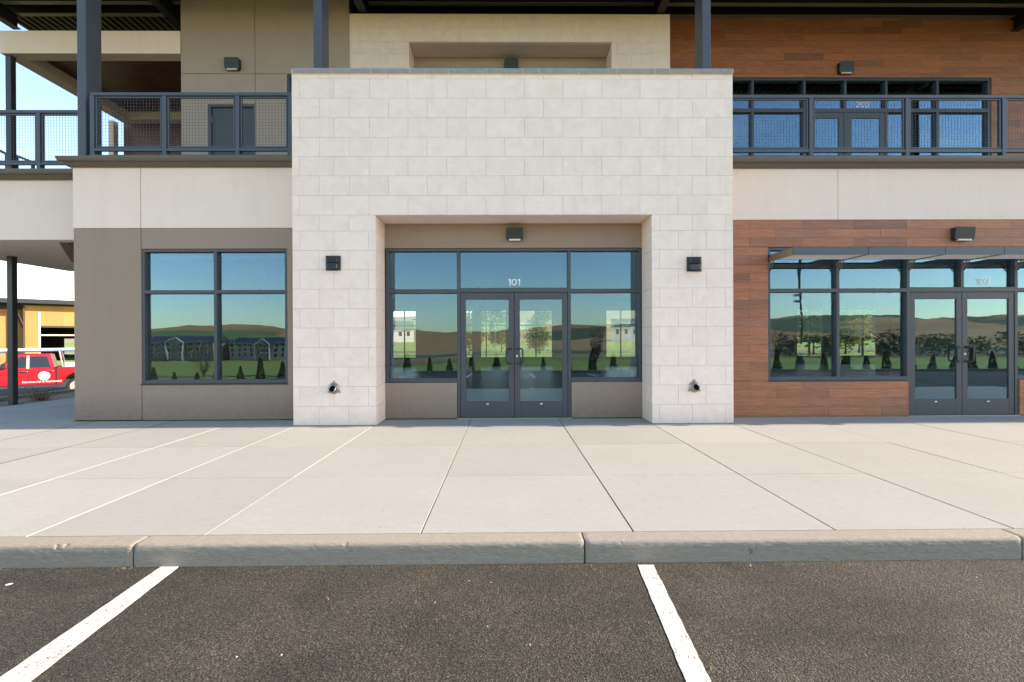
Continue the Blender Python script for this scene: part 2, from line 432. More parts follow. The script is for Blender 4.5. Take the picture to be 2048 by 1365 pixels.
# sidewalk: slabs with tooled joints
walk = empty('sidewalk', (0, 6, 0), kind='structure')
bed_b = MB().box(-14.5, 14.4, KY1+.003, 8.79, -.3, -.013).box(-10.5, -7.36, 8.80, 17, -.3, -.013)
tag(bed_b.build('slab_bed', M['bed'], walk), kind='stuff')
JX = [-12.85, -11.4, -9.95, -8.4, -6.95, -5.62, -4.47, -3.335, -2.105, -.605, .886, 2.315, 3.585, 4.935, 6.45, 7.85, 9.25, 10.7, 12.1, 13.5]
JY = [KY1, 5.11, 6.62, 8.13, 8.80]
def slab(x0, x1, y0, y1, gx_=.006, gy_=.0025, side=.0035):
    x0 += gx_/2; x1 -= gx_/2; y0 += gy_/2; y1 -= gy_/2; d = .006
    z = random.uniform(-.0012, .0012)
    sx, sy = side, .003
    v = [(x0,y0,-.04),(x1,y0,-.04),(x1,y1,-.04),(x0,y1,-.04),(x0,y0,z-d),(x1,y0,z-d),(x1,y1,z-d),(x0,y1,z-d),
         (x0+sx,y0+sy,z),(x1-sx,y0+sy,z),(x1-sx,y1-sy,z),(x0+sx,y1-sy,z)]
    f = [(0,1,5,4),(1,2,6,5),(2,3,7,6),(3,0,4,7),(4,5,9,8),(5,6,10,9),(6,7,11,10),(7,4,8,11),(8,9,10,11)]
    MB().add(v, f).build('paving_slab', M['concrete'], walk)
sl = MB()
for x in JX[:6]: sl.box(x-.0068, x+.0068, KY1+.004, 8.79, -.02, .0014)  # black joint filling, widened and repeated to hide sunlit slab edges
for x in JX[10:]: sl.box(x-.0045, x+.0045, KY1+.004, 8.79, -.02, -.0035)  # dark strips added for the shaded groove walls of these joints
tag(sl.build('joint_sealant_shade', pmat('sealant_shade', (.06, .052, .045), .7, .1), walk), kind='stuff')
for i in range(len(JX)-1):
    for j in range(len(JY)-1): slab(JX[i], JX[i+1], JY[j], JY[j+1])
lx = [-10.48, -9.43, -8.4, -7.37]; ly = [8.80, 10.3, 11.8, 13.4, 15, 16.9]
for i in range(3):
    for j in range(5): slab(lx[i], lx[i+1], ly[j], ly[j+1])

# kerb
kerb = empty('kerb', (0, 3.5, 0), kind='structure')
kj = [-14.5, -11.5, -8.5, -5.5, -2.49, .520, 3.49, 6.5, 9.5, 12.5]
CHIPS = [(1502, 1106, .020, .016), (1512, 1098, .010, .008), (1390, 1096, .008, .006), (1405, 1094, .007, .006), (1534, 1106, .007, .006), (265, 1100, .012, .006), (690, 1090, .010, .008),
         (700, 1107, .006, .006), (112, 1095, .013, .008), (128, 1091, .014, .008), (145, 1087, .014, .008), (160, 1084, .012, .007), (178, 1083, .010, .006), (995, 1110, .010, .005), (1240, 1085, .008, .006), (1800, 1092, .009, .006), (60, 1086, .012, .005), (860, 1121, .012, .005), (1650, 1120, .010, .006), (520, 1086, .008, .005)]
CHIPS = [(atY(px_, py_, KY0).x, atY(px_, py_, KY0).z, rr, dd) for px_, py_, rr, dd in CHIPS]
for a, c in zip(kj, kj[1:]):
    fine = -5.6 < a < 6.4
    b = MB(); pr = [(KY1-.002, -.9), (KY1-.002, -.004), (KY1-.01, 0)]
    pr += [(KY1-.01-(KY1-.01-KY0-.03)*q, 0) for q in ((.25, .5, .75) if fine else ())]
    pr += [(KY0+.03-.03*math.sin(q), -.03+.03*math.cos(q)) for q in steps(0, math.pi/2, 5)]
    pr += [(KY0-.001, -.03-.0125*q) for q in range(1, 11)] if fine else []
    pr += [(KY0-.012, -.9)]
    n = max(2, int((c-a)/(.014 if fine else .5))); xs = steps(a+.005, c-.005, n); P = len(pr)
    for i, x in enumerate(xs):
        e = .007 if i in (0, n) else .002 if i in (1, n-1) and fine else 0
        for (y, z) in pr:
            dy = dz = 0
            if z > -.5:
                nn_ = mnoise.noise(Vector((x*7, z*30, 3.1)))*.0012 + mnoise.noise(Vector((x*28, z*70, 9.7)))*.0010 + mnoise.noise(Vector((x*1.1, z*4, 5)))*.0012
                if y < KY0+.035: dy = nn_+e
                if z > -.02: dz = nn_*.3-e*.6
                if fine:
                    for cx_, cz_, rr, dd in CHIPS:
                        dx_ = x-cx_
                        if abs(dx_) < rr*1.6:
                            q_ = math.sqrt(dx_*dx_+(z-cz_)**2*.6+max(0, y-KY0-.012)**2)/rr*(1+.5*mnoise.noise(Vector((x*90, z*90, 1))))
                            if q_ < 1:
                                dy += dd*(1-q_*q_)
                                if z > -.012: dz -= dd*(1-q_*q_)
            b.v.append((x, y+dy, z+dz))
    for i in range(n):
        for k in range(P-1): b.f.append((i*P+k, (i+1)*P+k, (i+1)*P+k+1, i*P+k+1)); b.mi.append(0)
    b.f += [tuple(range(P-1, -1, -1)), tuple(n*P+k for k in range(P))]; b.mi += [0, 0]
    b.build('kerb_segment', M['kerb'], kerb)
tag(MB().box(-14.5, 12.5, KY0+.03, KY1-.01, -.9, -.035).build('joint_filler', M['bed'], kerb), kind='stuff')

# parking stripes
def stripe(p, label):
    b = MB(); n = 40; zs = -.146
    for i in range(n+1):
        t_ = i/n
        a = Vector(p[0]).lerp(Vector(p[3]), t_); c = Vector(p[1]).lerp(Vector(p[2]), t_)
        a.x += random.uniform(-.0022, .0022); c.x += random.uniform(-.0022, .0022)
        b.v += [(a.x, a.y, zs), (c.x, c.y, zs), (a.x, a.y, zs-.003), (c.x, c.y, zs-.003)]
    for i in range(n):
        k = i*4
        for q in ((0, 1, 5, 4), (1, 3, 7, 5), (2, 0, 4, 6)): b.f.append(tuple(k+j for j in q)); b.mi.append(0)
    b.f += [(0, 2, 3, 1), (4*n, 4*n+1, 4*n+3, 4*n+2)]; b.mi += [0, 0]
    o = b.build('parking_stripe', M['paint'])
    tag(o, label, 'parking stripe', 'painted parking bay lines')
def ext(a, c, y): # extend the line a->c to depth y
    a, c = Vector(a), Vector(c); t_ = (y-a.y)/(c.y-a.y); return a.lerp(c, t_)
for corners, lab in ((((330,1129),(366,1128),(60,1365),(-12,1365)), 'white parking line slanting to the lower left corner of the lot'),
                     (((1275,1131),(1307,1131),(1422,1365),(1372,1365)), 'white parking line on the asphalt right of the entrance doors')):
    q = [atZ(x, y, -.15) for x, y in corners]
    stripe([q[0], q[1], ext(q[1], q[2], 1.5), ext(q[0], q[3], 1.5)], lab)

# loose grit, a few pale stones and dry leaf bits on the lot
rs = random.getstate(); random.seed(21)
def crumbs(name, spots, mat):
    b = MB()
    for x, y, z, q in spots:
        n = 5; a0 = random.random()*6
        ring = [(x+q*random.uniform(.7, 1.2)*math.cos(a0+k*2*math.pi/n), y+q*random.uniform(.7, 1.2)*math.sin(a0+k*2*math.pi/n), z-.002) for k in range(n)]
        top = (x+q*.2, y, z+q*random.uniform(.5, .9)); b.add(ring+[top], [(k, (k+1) % n, n) for k in range(n)])
    return tag(b.build(name, mat, None, fix=False), kind='stuff')
gsp = [(random.uniform(-4.5, 4.5), KY0-.004-abs(random.gauss(0, .035)), -.149, random.uniform(.0015, .004)) for _ in range(900)]
gsp += [(random.uniform(-4, 4), random.uniform(1.9, 3.4), -.149, random.uniform(.0015, .0035)) for _ in range(350)]
crumbs('loose_grit', gsp, pmat('grit', (.16, .14, .11), .9, .4, 60, world=True))
pale = [(608, 1130, .008), (1060, 1290, .006), (982, 1165, .006), (975, 1253, .006), (938, 1162, .005), (870, 1205, .005), (1953, 1155, .007), (1335, 1248, .006), (473, 1314, .006), (563, 1310, .007), (620, 1130, .005), (1500, 1131, .007), (1700, 1130, .005)]
ps_ = [(*atZ(px_, py_, -.149), q) for px_, py_, q in pale] 
crumbs('pale_stones', ps_, pmat('pale_stone_bits', (.62, .58, .52), .8, .1))
lf = []
for k in range(60):
    p = atZ(random.gauss(252, 14), 1127+abs(random.gauss(0, 4)), -.147); lf.append((p.x, p.y, p.z, random.uniform(.003, .007)))
for px_, py_ in ((870, 1238), (832, 1206), (655, 1197), (875, 1232), (1298, 1245), (1420, 1337), (415, 1130), (425, 1130), (1180, 1132), (1745, 1130)):
    for k in range(3):
        p = atZ(px_+random.gauss(0, 5), py_+random.gauss(0, 2), -.147); lf.append((p.x, p.y, p.z, random.uniform(.003, .007)))
crumbs('dry_leaf_bits', lf, pmat('dry_leaf', (.26, .14, .06), .9, .3, 50, world=True))
p = atZ(18, 1169, -.147); b = MB(); n = 12
b.add([(p.x+.017*math.cos(k*math.pi/6), p.y+.016*math.sin(k*math.pi/6)+.25*.017*math.cos(k*math.pi/6), -.147) for k in range(n)]+[(p.x, p.y, -.145)], [(k, (k+1) % n, n) for k in range(n)])
tag(b.build('paint_fleck', M['num'], None, fix=False), 'small white oval fleck on the asphalt at the left edge', 'paint fleck')
random.setstate(rs)

# ================================================================== BUILDING
YP, YW, YU, YUS = 8.2, 8.81, 11.8, 11.16    # portal face, main wall, upper wall, upper stone face
XL, XP0, XP1, XR = -7.33, -3.385, 3.63, 36.0
bld = empty('commercial_building', (0, YW, 0),
            label='two storey commercial building with pale stone entrance portal, stucco and wood tile walls', cat='building')
Yf = YW + .02                                # storefront frame face
fx = lambda px, py=630: PX(px, Yf, py)
fz = lambda py, px=1024: PZ(py, Yf, px)
ZT = fz(496.5)                               # head of the ground floor frames
ZS = fz(766.5, 1024)                         # sill of the windows
W1 = (fx(283), fx(576), fz(768.5, 430), fz(498, 430))
W2 = (fx(771), fx(1284), 0, ZT)
W3 = (fx(1535), fx(1535)+7.27, 0, fz(495, 1600))

# --- left wall panels (stucco)
zb, zc = PZ(457, YW, 365), PZ(336, YW, 365)
xj = PX(283, YW)
g = .006
holed_wall(XL, xj-g, .012, zb, YW, YW+.2, []).build('stucco_panel', M['taupe'], bld, bevel=.006)
holed_wall(xj+g, XP0+.02, .012, zb, YW, YW+.2, [W1]).build('stucco_panel', M['taupe'], bld)
bx('stucco_panel', M['white'], bld, XL, xj-g, YW-.006, YW+.2, zb+.004, zc)
bx('stucco_panel', M['white'], bld, xj+g, XP0+.02, YW-.006, YW+.2, zb+.004, zc)
bx('joint_backing', M['bed'], bld, XL+.05, XP0-.05, YW+.205, YW+.23, zb-.5, zc)
# --- right wall
zr, zrt = PZ(440, YW, 1550), PZ(338, YW, 1700)
xk = PX(1676, YW)
bx('stucco_panel', M['white'], bld, XP1-.02, xk-.004, YW-.006, YW+.2, zr, zrt)
bx('stucco_panel', M['white'], bld, xk+.004, xk+5, YW-.006, YW+.2, zr, zrt)
bx('stucco_panel', M['white'], bld, xk+5.008, 15, YW-.006, YW+.2, zr, zrt)
sill3 = fz(762, 1675)
H3 = [(fx(1815), fx(2037), -.1, sill3+.001), (W3[0], W3[1], sill3, W3[3])]
holed_wall(XP1-.02, 15, -.1, zr-.002, YW+.012, YW+.2, H3).build('tile_backing', M['grout'], bld)

def planks(x0, x1, z0, z1, yf, holes, x_off, parent, mat, L_=.91, h=.153, z_top=None):
    n = 0; z = z_top or z1
    row = 0
    while z > z0+.004:
        a, b_ = max(z-h, z0), z
        brk = sorted({a, b_, *[q for hh in holes for q in (hh[2], hh[3]) if a < q < b_]})
        for lo, hi in zip(brk, brk[1:]):
            if hi-lo < .006: continue
            cz = (lo+hi)/2
            iv = [(x0, x1)]
            for hh in holes:
                if hh[2] < cz < hh[3]:
                    nv = []
                    for p, q in iv:
                        if hh[1] <= p or hh[0] >= q: nv.append((p, q)); continue
                        if hh[0] > p: nv.append((p, hh[0]))
                        if hh[1] < q: nv.append((hh[1], q))
                    iv = nv
            for p, q in iv:
                k = math.floor((p-x_off-(row % 2)*L_/2)/L_)
                s_ = x_off + (row % 2)*L_/2 + k*L_
                while s_ < q:
                    u, v_ = max(s_, p), min(s_+L_, q)
                    if v_-u > .012:
                        e = random.uniform(-.0015, .0015)
                        bx('wood_tile', mat, parent, u+.0015, v_-.0015, yf+e, yf+.011, lo+.0015, hi-.0015); n += 1
                    s_ += L_
        z -= h; row += 1
    return n
wall_r = empty('wood_tile_wall', (XP1, YW, 0), bld, 'brown wood look tile cladding around the right storefront')
n1 = planks(XP1+.003, 9.6, .02, zr-.004, YW, H3, PX(1499, YW), wall_r, M['wood'])

# --- storefront helpers
def bar(parent, name, x0, x1, z0, z1, y=None, d=.115, mat=None):
    y = Yf if y is None else y
    return bx(name, mat or M['frame'], parent, x0, x1, y, y+d, z0, z1, .003)
def pane(parent, x0, x1, z0, z1, y=None, mat=None):
    y = Yf if y is None else y
    return bx('glass_pane', mat or M['glass'], parent, x0, x1, y+.078, y+.084, z0, z1)
BW = .052
def leaf(parent_name_label, x0, x1, z0, z1, y, hinge, group=None):
    d = empty('door', (x0, y, z0), bld, parent_name_label)
    yy = y+.012; st = .092
    bar(d, 'stile', x0, x0+st, z0, z1, yy, .045); bar(d, 'stile', x1-st, x1, z0, z1, yy, .045)
    bar(d, 'rail', x0+st, x1-st, z1-.118, z1, yy+.001, .043); bar(d, 'rail', x0+st, x1-st, z0, z0+.275, yy+.001, .043)
    bx('glass_pane', M['dglass'], d, x0+st-.004, x1-st+.004, yy+.02, yy+.026, z0+.271, z1-.114)
    bx('sticker', M['num'], d, (x0+x1)/2-.022, (x0+x1)/2+.022, yy-.003, yy-.0005, z0+.225, z0+.24)
    hx = (x1-.045) if hinge < 0 else (x0+.045); s_ = 1 if hinge > 0 else -1
    hz0, hz1 = z0+.93, z0+1.18
    pts = [(hx-.012*s_, yy, hz1), (hx-.012*s_, yy-.06, hz1)]
    pts = [(hx, yy+.01, hz1), (hx, yy-.05, hz1), (hx+.012*s_, yy-.062, hz1), (hx+.075*s_, yy-.066, hz1), (hx+.092*s_, yy-.066, hz1-.02),
           (hx+.092*s_, yy-.066, hz0+.02), (hx+.075*s_, yy-.066, hz0), (hx+.012*s_, yy-.062, hz0), (hx, yy-.05, hz0), (hx, yy+.01, hz0)]
    if hinge < 0: pts = [(2*hx-p[0] if 0 else p[0], p[1], p[2]) for p in pts]
    MB().tube(pts, .0125, 8).build('pull_handle', M['lampm'], d, smooth=True)
    if hinge > 0:
        MB().tube([(hx-.005, yy+.002, z0+1.055), (hx-.005, yy-.012, z0+1.055)], .019, 14).build('lock_cylinder', M['alum'], d)
    return d
def stroke(b, pts, w_, y, yt=.0012):
    """flat ribbon along a 2-D polyline (x, z)"""
    n = len(pts); P = [Vector((p[0], p[1])) for p in pts]; rows = []
    for i in range(n):
        d = (P[min(i+1, n-1)]-P[max(i-1, 0)]).normalized(); q = Vector((-d.y, d.x))*w_/2
        rows.append((P[i]+q, P[i]-q))
    for yy in (y, y+yt):
        k = len(b.v); b.v += [(v.x, yy, v.y) for row in rows for v in row]
        for i in range(n-1): b.f.append((k+2*i, k+2*i+1, k+2*i+3, k+2*i+2)); b.mi.append(0)
def text(body, h, x, y, z, parent, name):
    b = MB(); w_ = h*.155; cw = h*.72; tw_ = {'1': .48, '0': .86, '2': .74}
    tot = sum(tw_[c]*h for c in body)+h*.06*(len(body)-1); cx = x-tot/2
    for c in body:
        cwid = tw_[c]*h; x0_, x1_ = cx, cx+cwid; m_ = (x0_+x1_)/2
        if c == '1':
            xs_ = x1_-w_*.9
            stroke(b, [(xs_, z), (xs_, z+h)], w_, y); stroke(b, [(xs_-h*.27, z+h*.80), (xs_, z+h-w_*.45)], w_, y+.0002)
        elif c == '0':
            stroke(b, [(m_+(cwid/2-w_*.6)*math.cos(a), z+h/2+(h/2-w_/2)*math.sin(a)) for a in steps(0, 2*math.pi, 28)], w_, y)
        else:
            r_ = cwid/2-w_*.7
            pts = [(m_+r_*math.cos(a), z+h-w_/2-r_+r_*math.sin(a)) for a in steps(R(165), R(-38), 12)]
            stroke(b, pts+[(m_-r_+w_*.1, z+w_*.55)], w_, y); stroke(b, [(m_-r_-w_*.4, z+w_/2), (x1_-w_*.1, z+w_/2)], w_, y+.0002)
        cx += cwid+h*.06
    return b.build(name, M['num'], parent, fix=False)
# --- window left of the portal
win = empty('window', (W1[0], Yf, W1[2]), bld, 'four pane window in the taupe stucco wall')
x0, x1, z0, z1 = W1
mxx = fx(430.6); mz0, mz1 = fz(587.5, 430), fz(580.5, 430)
bar(win, 'frame_jamb', x0+.004, x0+BW, z0+.004, z1-.004); bar(win, 'frame_jamb', x1-BW, x1-.004, z0+.004, z1-.004)
bar(win, 'frame_head', x0+BW, x1-BW, z1-BW, z1-.004, Yf+.001); bar(win, 'frame_sill', x0+BW, x1-BW, z0+.004, z0+.07, Yf+.001)
bar(win, 'mullion', mxx-BW/2, mxx+BW/2, z0+.07, z1-BW, Yf+.001)
for a, c in ((x0+BW, mxx-BW/2), (mxx+BW/2, x1-BW)):
    bar(win, 'transom_bar', a, c, mz0, mz1, Yf+.002)
    pane(win, a, c, z0+.07, mz0); pane(win, a, c, mz1, z1-BW)
bx('sill_flashing', M['frame_d'], win, x0-.01, x1+.01, YW-.012, YW+.1, z0-.012, z0+.003)

# --- centre storefront in the portal
x0, x1, _, z1 = W2
m1, m2 = fx(917), fx(1138.8)
zr0, zr1 = fz(587, 840), fz(579, 840)
zs0 = fz(766, 840)
sf = empty('storefront_frame', (x0, Yf, 0), bld, 'blue grey storefront framing of the entrance marked 101')
for a in (x0+.004, x1-BW-.004): bar(sf, 'frame_jamb', a, a+BW, zs0, z1-.004)
for a in (m1, m2): bar(sf, 'mullion', a-BW/2, a+BW/2, .008, z1-BW, Yf+.001)
bar(sf, 'frame_head', x0+BW+.004, x1-BW-.004, z1-BW, z1-.004, Yf+.002)
for a, c in ((x0+BW+.004, m1-BW/2), (m2+BW/2, x1-BW-.004)):
    bar(sf, 'transom_bar', a, c, zr0, zr1, Yf+.002)
    bar(sf, 'frame_sill', a, c, zs0, zs0+.075, Yf+.002)
    pane(sf, a, c, zs0+.075, zr0); pane(sf, a, c, zr1, z1-BW)
zd = fz(585)
bar(sf, 'transom_bar', m1+BW/2, m2-BW/2, zd, fz(576), Yf+.002)
pane(sf, m1+BW/2, m2-BW/2, fz(576), z1-BW)
dc = fx(1028.8, 700); wl = (m2-m1-BW)/2
dl = leaf('left leaf of the glazed double doors below number 101', m1+BW/2+.005, dc-.004, .016, zd-.005, Yf, -1)
dr = leaf('right leaf of the glazed double doors below number 101', dc+.004, m2-BW/2-.005, .016, zd-.005, Yf, 1)
bx('threshold', M['alum'], bld, m1-.03, m2+.03, Yf-.03, Yf+.11, -.004, .012)
text('101', .112, fx(1028.5, 570), Yf+.0755, fz(570.5), sf, 'suite_number')
# stucco above and below the centre storefront
bx('stucco_panel', M['taupe'], bld, x0-.02, x1+.02, YW, YW+.2, ZT, PZ(438, YW))
bx('stucco_panel', M['taupe'], bld, x0-.02, m1-BW/2-.004, YW, YW+.2, .012, zs0-.002)
bx('stucco_panel', M['taupe'], bld, m2+BW/2+.004, x1+.02, YW, YW+.2, .012, zs0-.002)

# --- right storefront
x0, x1, _, z1 = W3
m1, m2, m3 = fx(1676.5), fx(1817), fx(2033)
dw = m2-m1
MU = [m1, m2, m3, m3+dw, m3+2*dw]
zr0, zr1 = fz(584.5, 1750), fz(577, 1750); zs0 = fz(762, 1675)
sf = empty('storefront_frame', (x0, Yf, 0), bld, 'blue grey storefront framing of the entrance marked 102')
bar(sf, 'frame_jamb', x0+.004, x0+BW, zs0+.002, z1-.004)
for k, a in enumerate(MU): bar(sf, 'mullion', a-BW/2, a+BW/2, .008 if k in (1, 2) else zs0+.002, z1-BW, Yf+.001)
bar(sf, 'frame_head', x0+BW, x1-.004, z1-BW, z1-.004, Yf+.002)
edges = [x0+BW-BW/2] + MU
for k in range(5):
    a, c = edges[k]+BW/2, edges[k+1]-BW/2
    if k == 2: continue
    bar(sf, 'transom_bar', a, c, zr0, zr1, Yf+.002); bar(sf, 'frame_sill', a, c, zs0+.002, zs0+.072, Yf+.002)
    pane(sf, a, c, zs0+.072, zr0); pane(sf, a, c, zr1, z1-BW)
zd = fz(584, 1925); zt0 = fz(574.5, 1925)
bar(sf, 'transom_bar', m2+BW/2, m3-BW/2, zd, zt0, Yf+.002)
dc = fx(1925.5, 700)
bar(sf, 'mullion', dc-BW/2, dc+BW/2, zt0, z1-BW, Yf+.001)
pane(sf, m2+BW/2, dc-BW/2, zt0, z1-BW); pane(sf, dc+BW/2, m3-BW/2, zt0, z1-BW)
leaf('left leaf of the glazed double doors below number 102', m2+BW/2+.005, dc-.004, .016, zd-.005, Yf, -1)
leaf('right leaf of the glazed double doors below number 102', dc+.004, m3-BW/2-.005, .016, zd-.005, Yf, 1)
bx('threshold', M['alum'], bld, m2-.03, m3+.03, Yf-.03, Yf+.11, -.004, .012)
text('102', .112, fx(1973.5, 570), Yf+.0755, fz(568.5, 1973), sf, 'suite_number')
bx('sill_flashing', M['frame_d'], sf, x0-.01, m2-BW/2-.01, YW-.012, YW+.1, zs0-.010, zs0+.001)

# --- stone portal
portal = empty('stone_portal', (0, YP, 0), bld, 'pale stone block portal around the recessed centre entrance')
ZC = PZ(147.5, YP, 1024); ZO = PZ(430, YP, 1024); XO0, XO1 = PX(752, YP), PX(1304, YP)
T = .028
holed_wall(XP0+.02, XP1-.02, .0, ZC, YP+T+.002, YW+.02, [(XO0-.01, XO1+.01, -1, ZO+.01)]).build('portal_core', M['mortar'], portal)
ys = [147.5, 158.5, 197, 236, 275, 313.5, 352, 391, 430, 462, 500.5, 539, 577.5, 616.3, 655, 694, 733, 772, 811, 850]
zs = [PZ(y, YP, 1024) for y in ys]; zs[-1] = .006
def X8(v, y): return PX(v, YP, y)
odd = [585, 598.7, 667.5, 738.6, 816, 893.7, 972, 1049, 1126, 1203.5, 1280, 1356.5, 1413, 1466]
evn = [585, 638.6, 698.6, 776.7, 854.6, 932.5, 1009.4, 1087, 1164, 1242, 1318, 1385, 1452, 1466]
def stone(parent, x0, x1, z0, z1, yf, th=T, gap=.0014):
    e = random.uniform(-.0012, .0012)
    b = MB().box(x0+gap, x1-gap, yf+e, yf+th, z0+gap, z1-gap)
    return b.build('stone_block', M['stone'], parent)
for i in range(len(zs)-1):
    zt, zb_ = zs[i], zs[i+1]; yc = (ys[i]+ys[i+1])/2
    if i < 8:
        src = evn if i % 2 == 0 else odd
        xs = [X8(v, yc) for v in src]; xs[0] = XP0; xs[-1] = XP1
        for a, c in zip(xs, xs[1:]): stone(portal, a, c, zb_, zt, YP)
    else:
        A = (i % 2 == 0)
        lx_ = [586, 638.7, 697.6, 752] if A else [586, 599.5, 668, 737, 752]
        rx_ = [1304, 1319, 1385, 1451, 1467] if A else [1304, 1357, 1413, 1467]
        for src, lo, hi in ((lx_, XP0, XO0), (rx_, XO1, XP1)):
            xs = [X8(v, yc) for v in src]; xs[0] = lo; xs[-1] = hi
            for a, c in zip(xs, xs[1:]): stone(portal, a, c, zb_, zt, YP)
        # jamb returns
        for sgn, xx in ((1, XO0), (-1, XO1)):
            cut = YP + (.30 if A else .44)
            for ya, yb in ((YP+T+.002, cut), (cut, YW-.004)):
                MB().box(xx-sgn*.024, xx, ya+.002, yb-.002, zb_+.0022, zt-.0022).build('stone_block', M['stone'], portal)
bx('soffit_panel', M['stone'], portal, XO0+.002, XO1-.002, YP+T+.004, YW-.003, ZO-.003, ZO+.03)
for sgn, xx in ((1, XP0), (-1, XP1)):
    MB().box(xx, xx+sgn*.018, YP+T+.002, YW+.02, .006, ZC-.003).build('side_panel', M['stone'], portal)
cj = [584, 662, 741, 819.5, 898, 975.6, 1045.5, 1078.5, 1156.7, 1234, 1311.7, 1389, 1467]
zc0, zc1 = PZ(147.5, YP-.03, 1024), PZ(137, YP-.03, 1024)
tone = [0, 0, 0, 3, 1, 1, 1, 1, 1, 2, 2, 0]
cap = empty('parapet_cap', (0, YP, zc0), bld, 'row of grey capstones along the top of the portal')
for k, (a, c) in enumerate(zip(cj, cj[1:])):
    MB().box(PX(a, YP-.03, 142)+.004, PX(c, YP-.03, 142)-.004, YP-.03, YW+.06, zc0+.003, zc1).build('cap_stone', M['cap'][tone[k]], cap, bevel=.004)
bx('cap_mortar', M['stone'], cap, XP0+.01, XP1-.01, YP-.022, YW+.04, zc0, zc1-.006)

# --- cornices (mitred sweep)
prof = [(0, 0), (.05, .0), (.09, .022), (.115, .06), (.12, .075), (.16, .08), (.19, .10), (.205, .15), (.205, .175), (.0, .175)]
def cornice(path, z, label, k=1.0, kz=1.0):
    b = MB(); n = len(prof); L_ = len(path)
    for i, p in enumerate(path):
        p = Vector(p)
        d0 = (p-Vector(path[i-1])).normalized() if i else (Vector(path[1])-p).normalized()
        d1 = (Vector(path[i+1])-p).normalized() if i < L_-1 else d0
        n0 = Vector((d0.y, -d0.x)); n1_ = Vector((d1.y, -d1.x)); nn = (n0+n1_)
        nn = nn/(nn.length**2)*2
        for o_, h in prof: q = p+nn*o_*k; b.v.append((q.x, q.y, z+h*kz))
    for i in range(L_-1):
        for k_ in range(n): b.f.append((i*n+k_, (i+1)*n+k_, (i+1)*n+(k_+1) % n, i*n+(k_+1) % n)); b.mi.append(0)
    b.f += [tuple(range(n)), tuple((L_-1)*n+k_ for k_ in range(n-1, -1, -1))]; b.mi += [0, 0]
    o = b.build('cornice', M['cornice'], bld); o['label'] = label; return o
cornice([(XL, 9.36), (XL, YW), (XP0-.002, YW)], zc-.001, 'bronze cornice under the left balcony railing', .8, .86)
cornice([(XP1+.002, YW), (15, YW)], zrt-.001, 'bronze cornice under the right balcony railing', .8, .86)

# --- balcony floor and left wing canopy
ZB = zc+.12
bx('balcony_floor', M['concrete'], bld, XL+.02, 16, YW+.06, YU+.1, 4.0, ZB-.02)
YG = 9.37
zg0, zg1 = PZ(480, YG, 70), PZ(361, YG, 70)
bx('wing_fascia', M['white'], bld, -11.45, XL-.004, YG, YG+.25, zg0, zg1)
cornice([(-11.45, 14), (-11.45, YG), (XL-.004, YG)], zg1-.001, 'bronze cornice of the lower left wing', .8, .9)
bx('wing_deck', M['roofm'], bld, -11.4, XL-.01, YG+.26, 15.6, zg0+.35, zg1)
sp = [atZ(-40, 480.5, zg0+.003), atZ(95, 480, zg0+.003), atZ(143, 525, zg0+.003)]
poly = [(-11.43, YG+.252), (sp[1].x, YG+.252), (sp[2].x, sp[2].y), (-10.6, 13.6), (-11.43, 13.6)]
MB().prism([(p[0], p[1]) for p in poly], zg0+.003, zg0+.34, 'z').build('wing_soffit', M['white'], bld)['label'] = 'stucco soffit under the left wing'
pa, pb = atZ(125, 490, zg0+.3), atZ(143, 495, zg0+.3)
bx('soffit_light', M['lens'], bld, pa.x, pa.x+1.3, pa.y-.06, pa.y+.06, zg0+.26, zg0+.34)

# --- upper floor walls
zroof = 8.42
YGW = 11.13; XG = PX(362, YGW, 120)
door_u = (PX(416, YGW, 260), PX(510, YGW, 260), ZB-.3, PZ(209, YGW, 460))
win_u = (PX(574, YGW, 220), XP0+.4, ZB-.3, PZ(149, YGW, 580))
xj1, zj = PX(510, YGW, 120), PZ(148, YGW, 440)
upl = lambda a, c, e, f, hs: holed_wall(a, c, e, f, YGW, YGW+.2, hs).build('stucco_panel', M['taupe_up'], bld)
gg = .005
upl(XG, xj1-gg, zj+gg, 9.0, []); upl(xj1+gg, -3.36, zj+gg, 9.0, [])
upl(XG, xj1-gg, ZB-.3, zj-gg, [door_u]); upl(xj1+gg, -3.36, ZB-.3, zj-gg, [door_u, win_u])
bx('joint_backing', M['bed'], bld, XG+.02, door_u[0]-.1, YGW+.205, YGW+.22, ZB-.3, 9)
bx('joint_backing', M['bed'], bld, door_u[0]-.1, -3.4, YGW+.207, YGW+.222, door_u[3]+.05, 9)
ud = empty('door', (door_u[0], YGW, door_u[2]), bld, 'plain dark steel door behind the left balcony railing')
bx('door_panel', M['door'], ud, door_u[0]+.05, door_u[1]-.05, YGW+.06, YGW+.11, door_u[2], door_u[3]-.05)
for a, c in ((door_u[0], door_u[0]+.05), (door_u[1]-.05, door_u[1])): bar(ud, 'door_frame', a, c, door_u[2], door_u[3], YGW+.01, .17)
bar(ud, 'door_frame', door_u[0]+.05, door_u[1]-.05, door_u[3]-.05, door_u[3], YGW+.011, .17)
bx('sticker', M['num'], ud, PX(421, YGW), PX(423, YGW), YGW+.052, YGW+.058, PZ(242, YGW), PZ(232, YGW))
bx('hinge', M['alum'], ud, PX(421, YGW), PX(423, YGW), YGW+.052, YGW+.058, PZ(311, YGW), PZ(305, YGW))
uw = empty('window', (win_u[0], YGW, win_u[2]), bld, 'dark framed upper window partly hidden by the portal')
bar(uw, 'frame_jamb', win_u[0], win_u[0]+.06, win_u[2], win_u[3], YGW+.01); bar(uw, 'frame_head', win_u[0]+.06, win_u[1], win_u[3]-.06, win_u[3], YGW+.011)
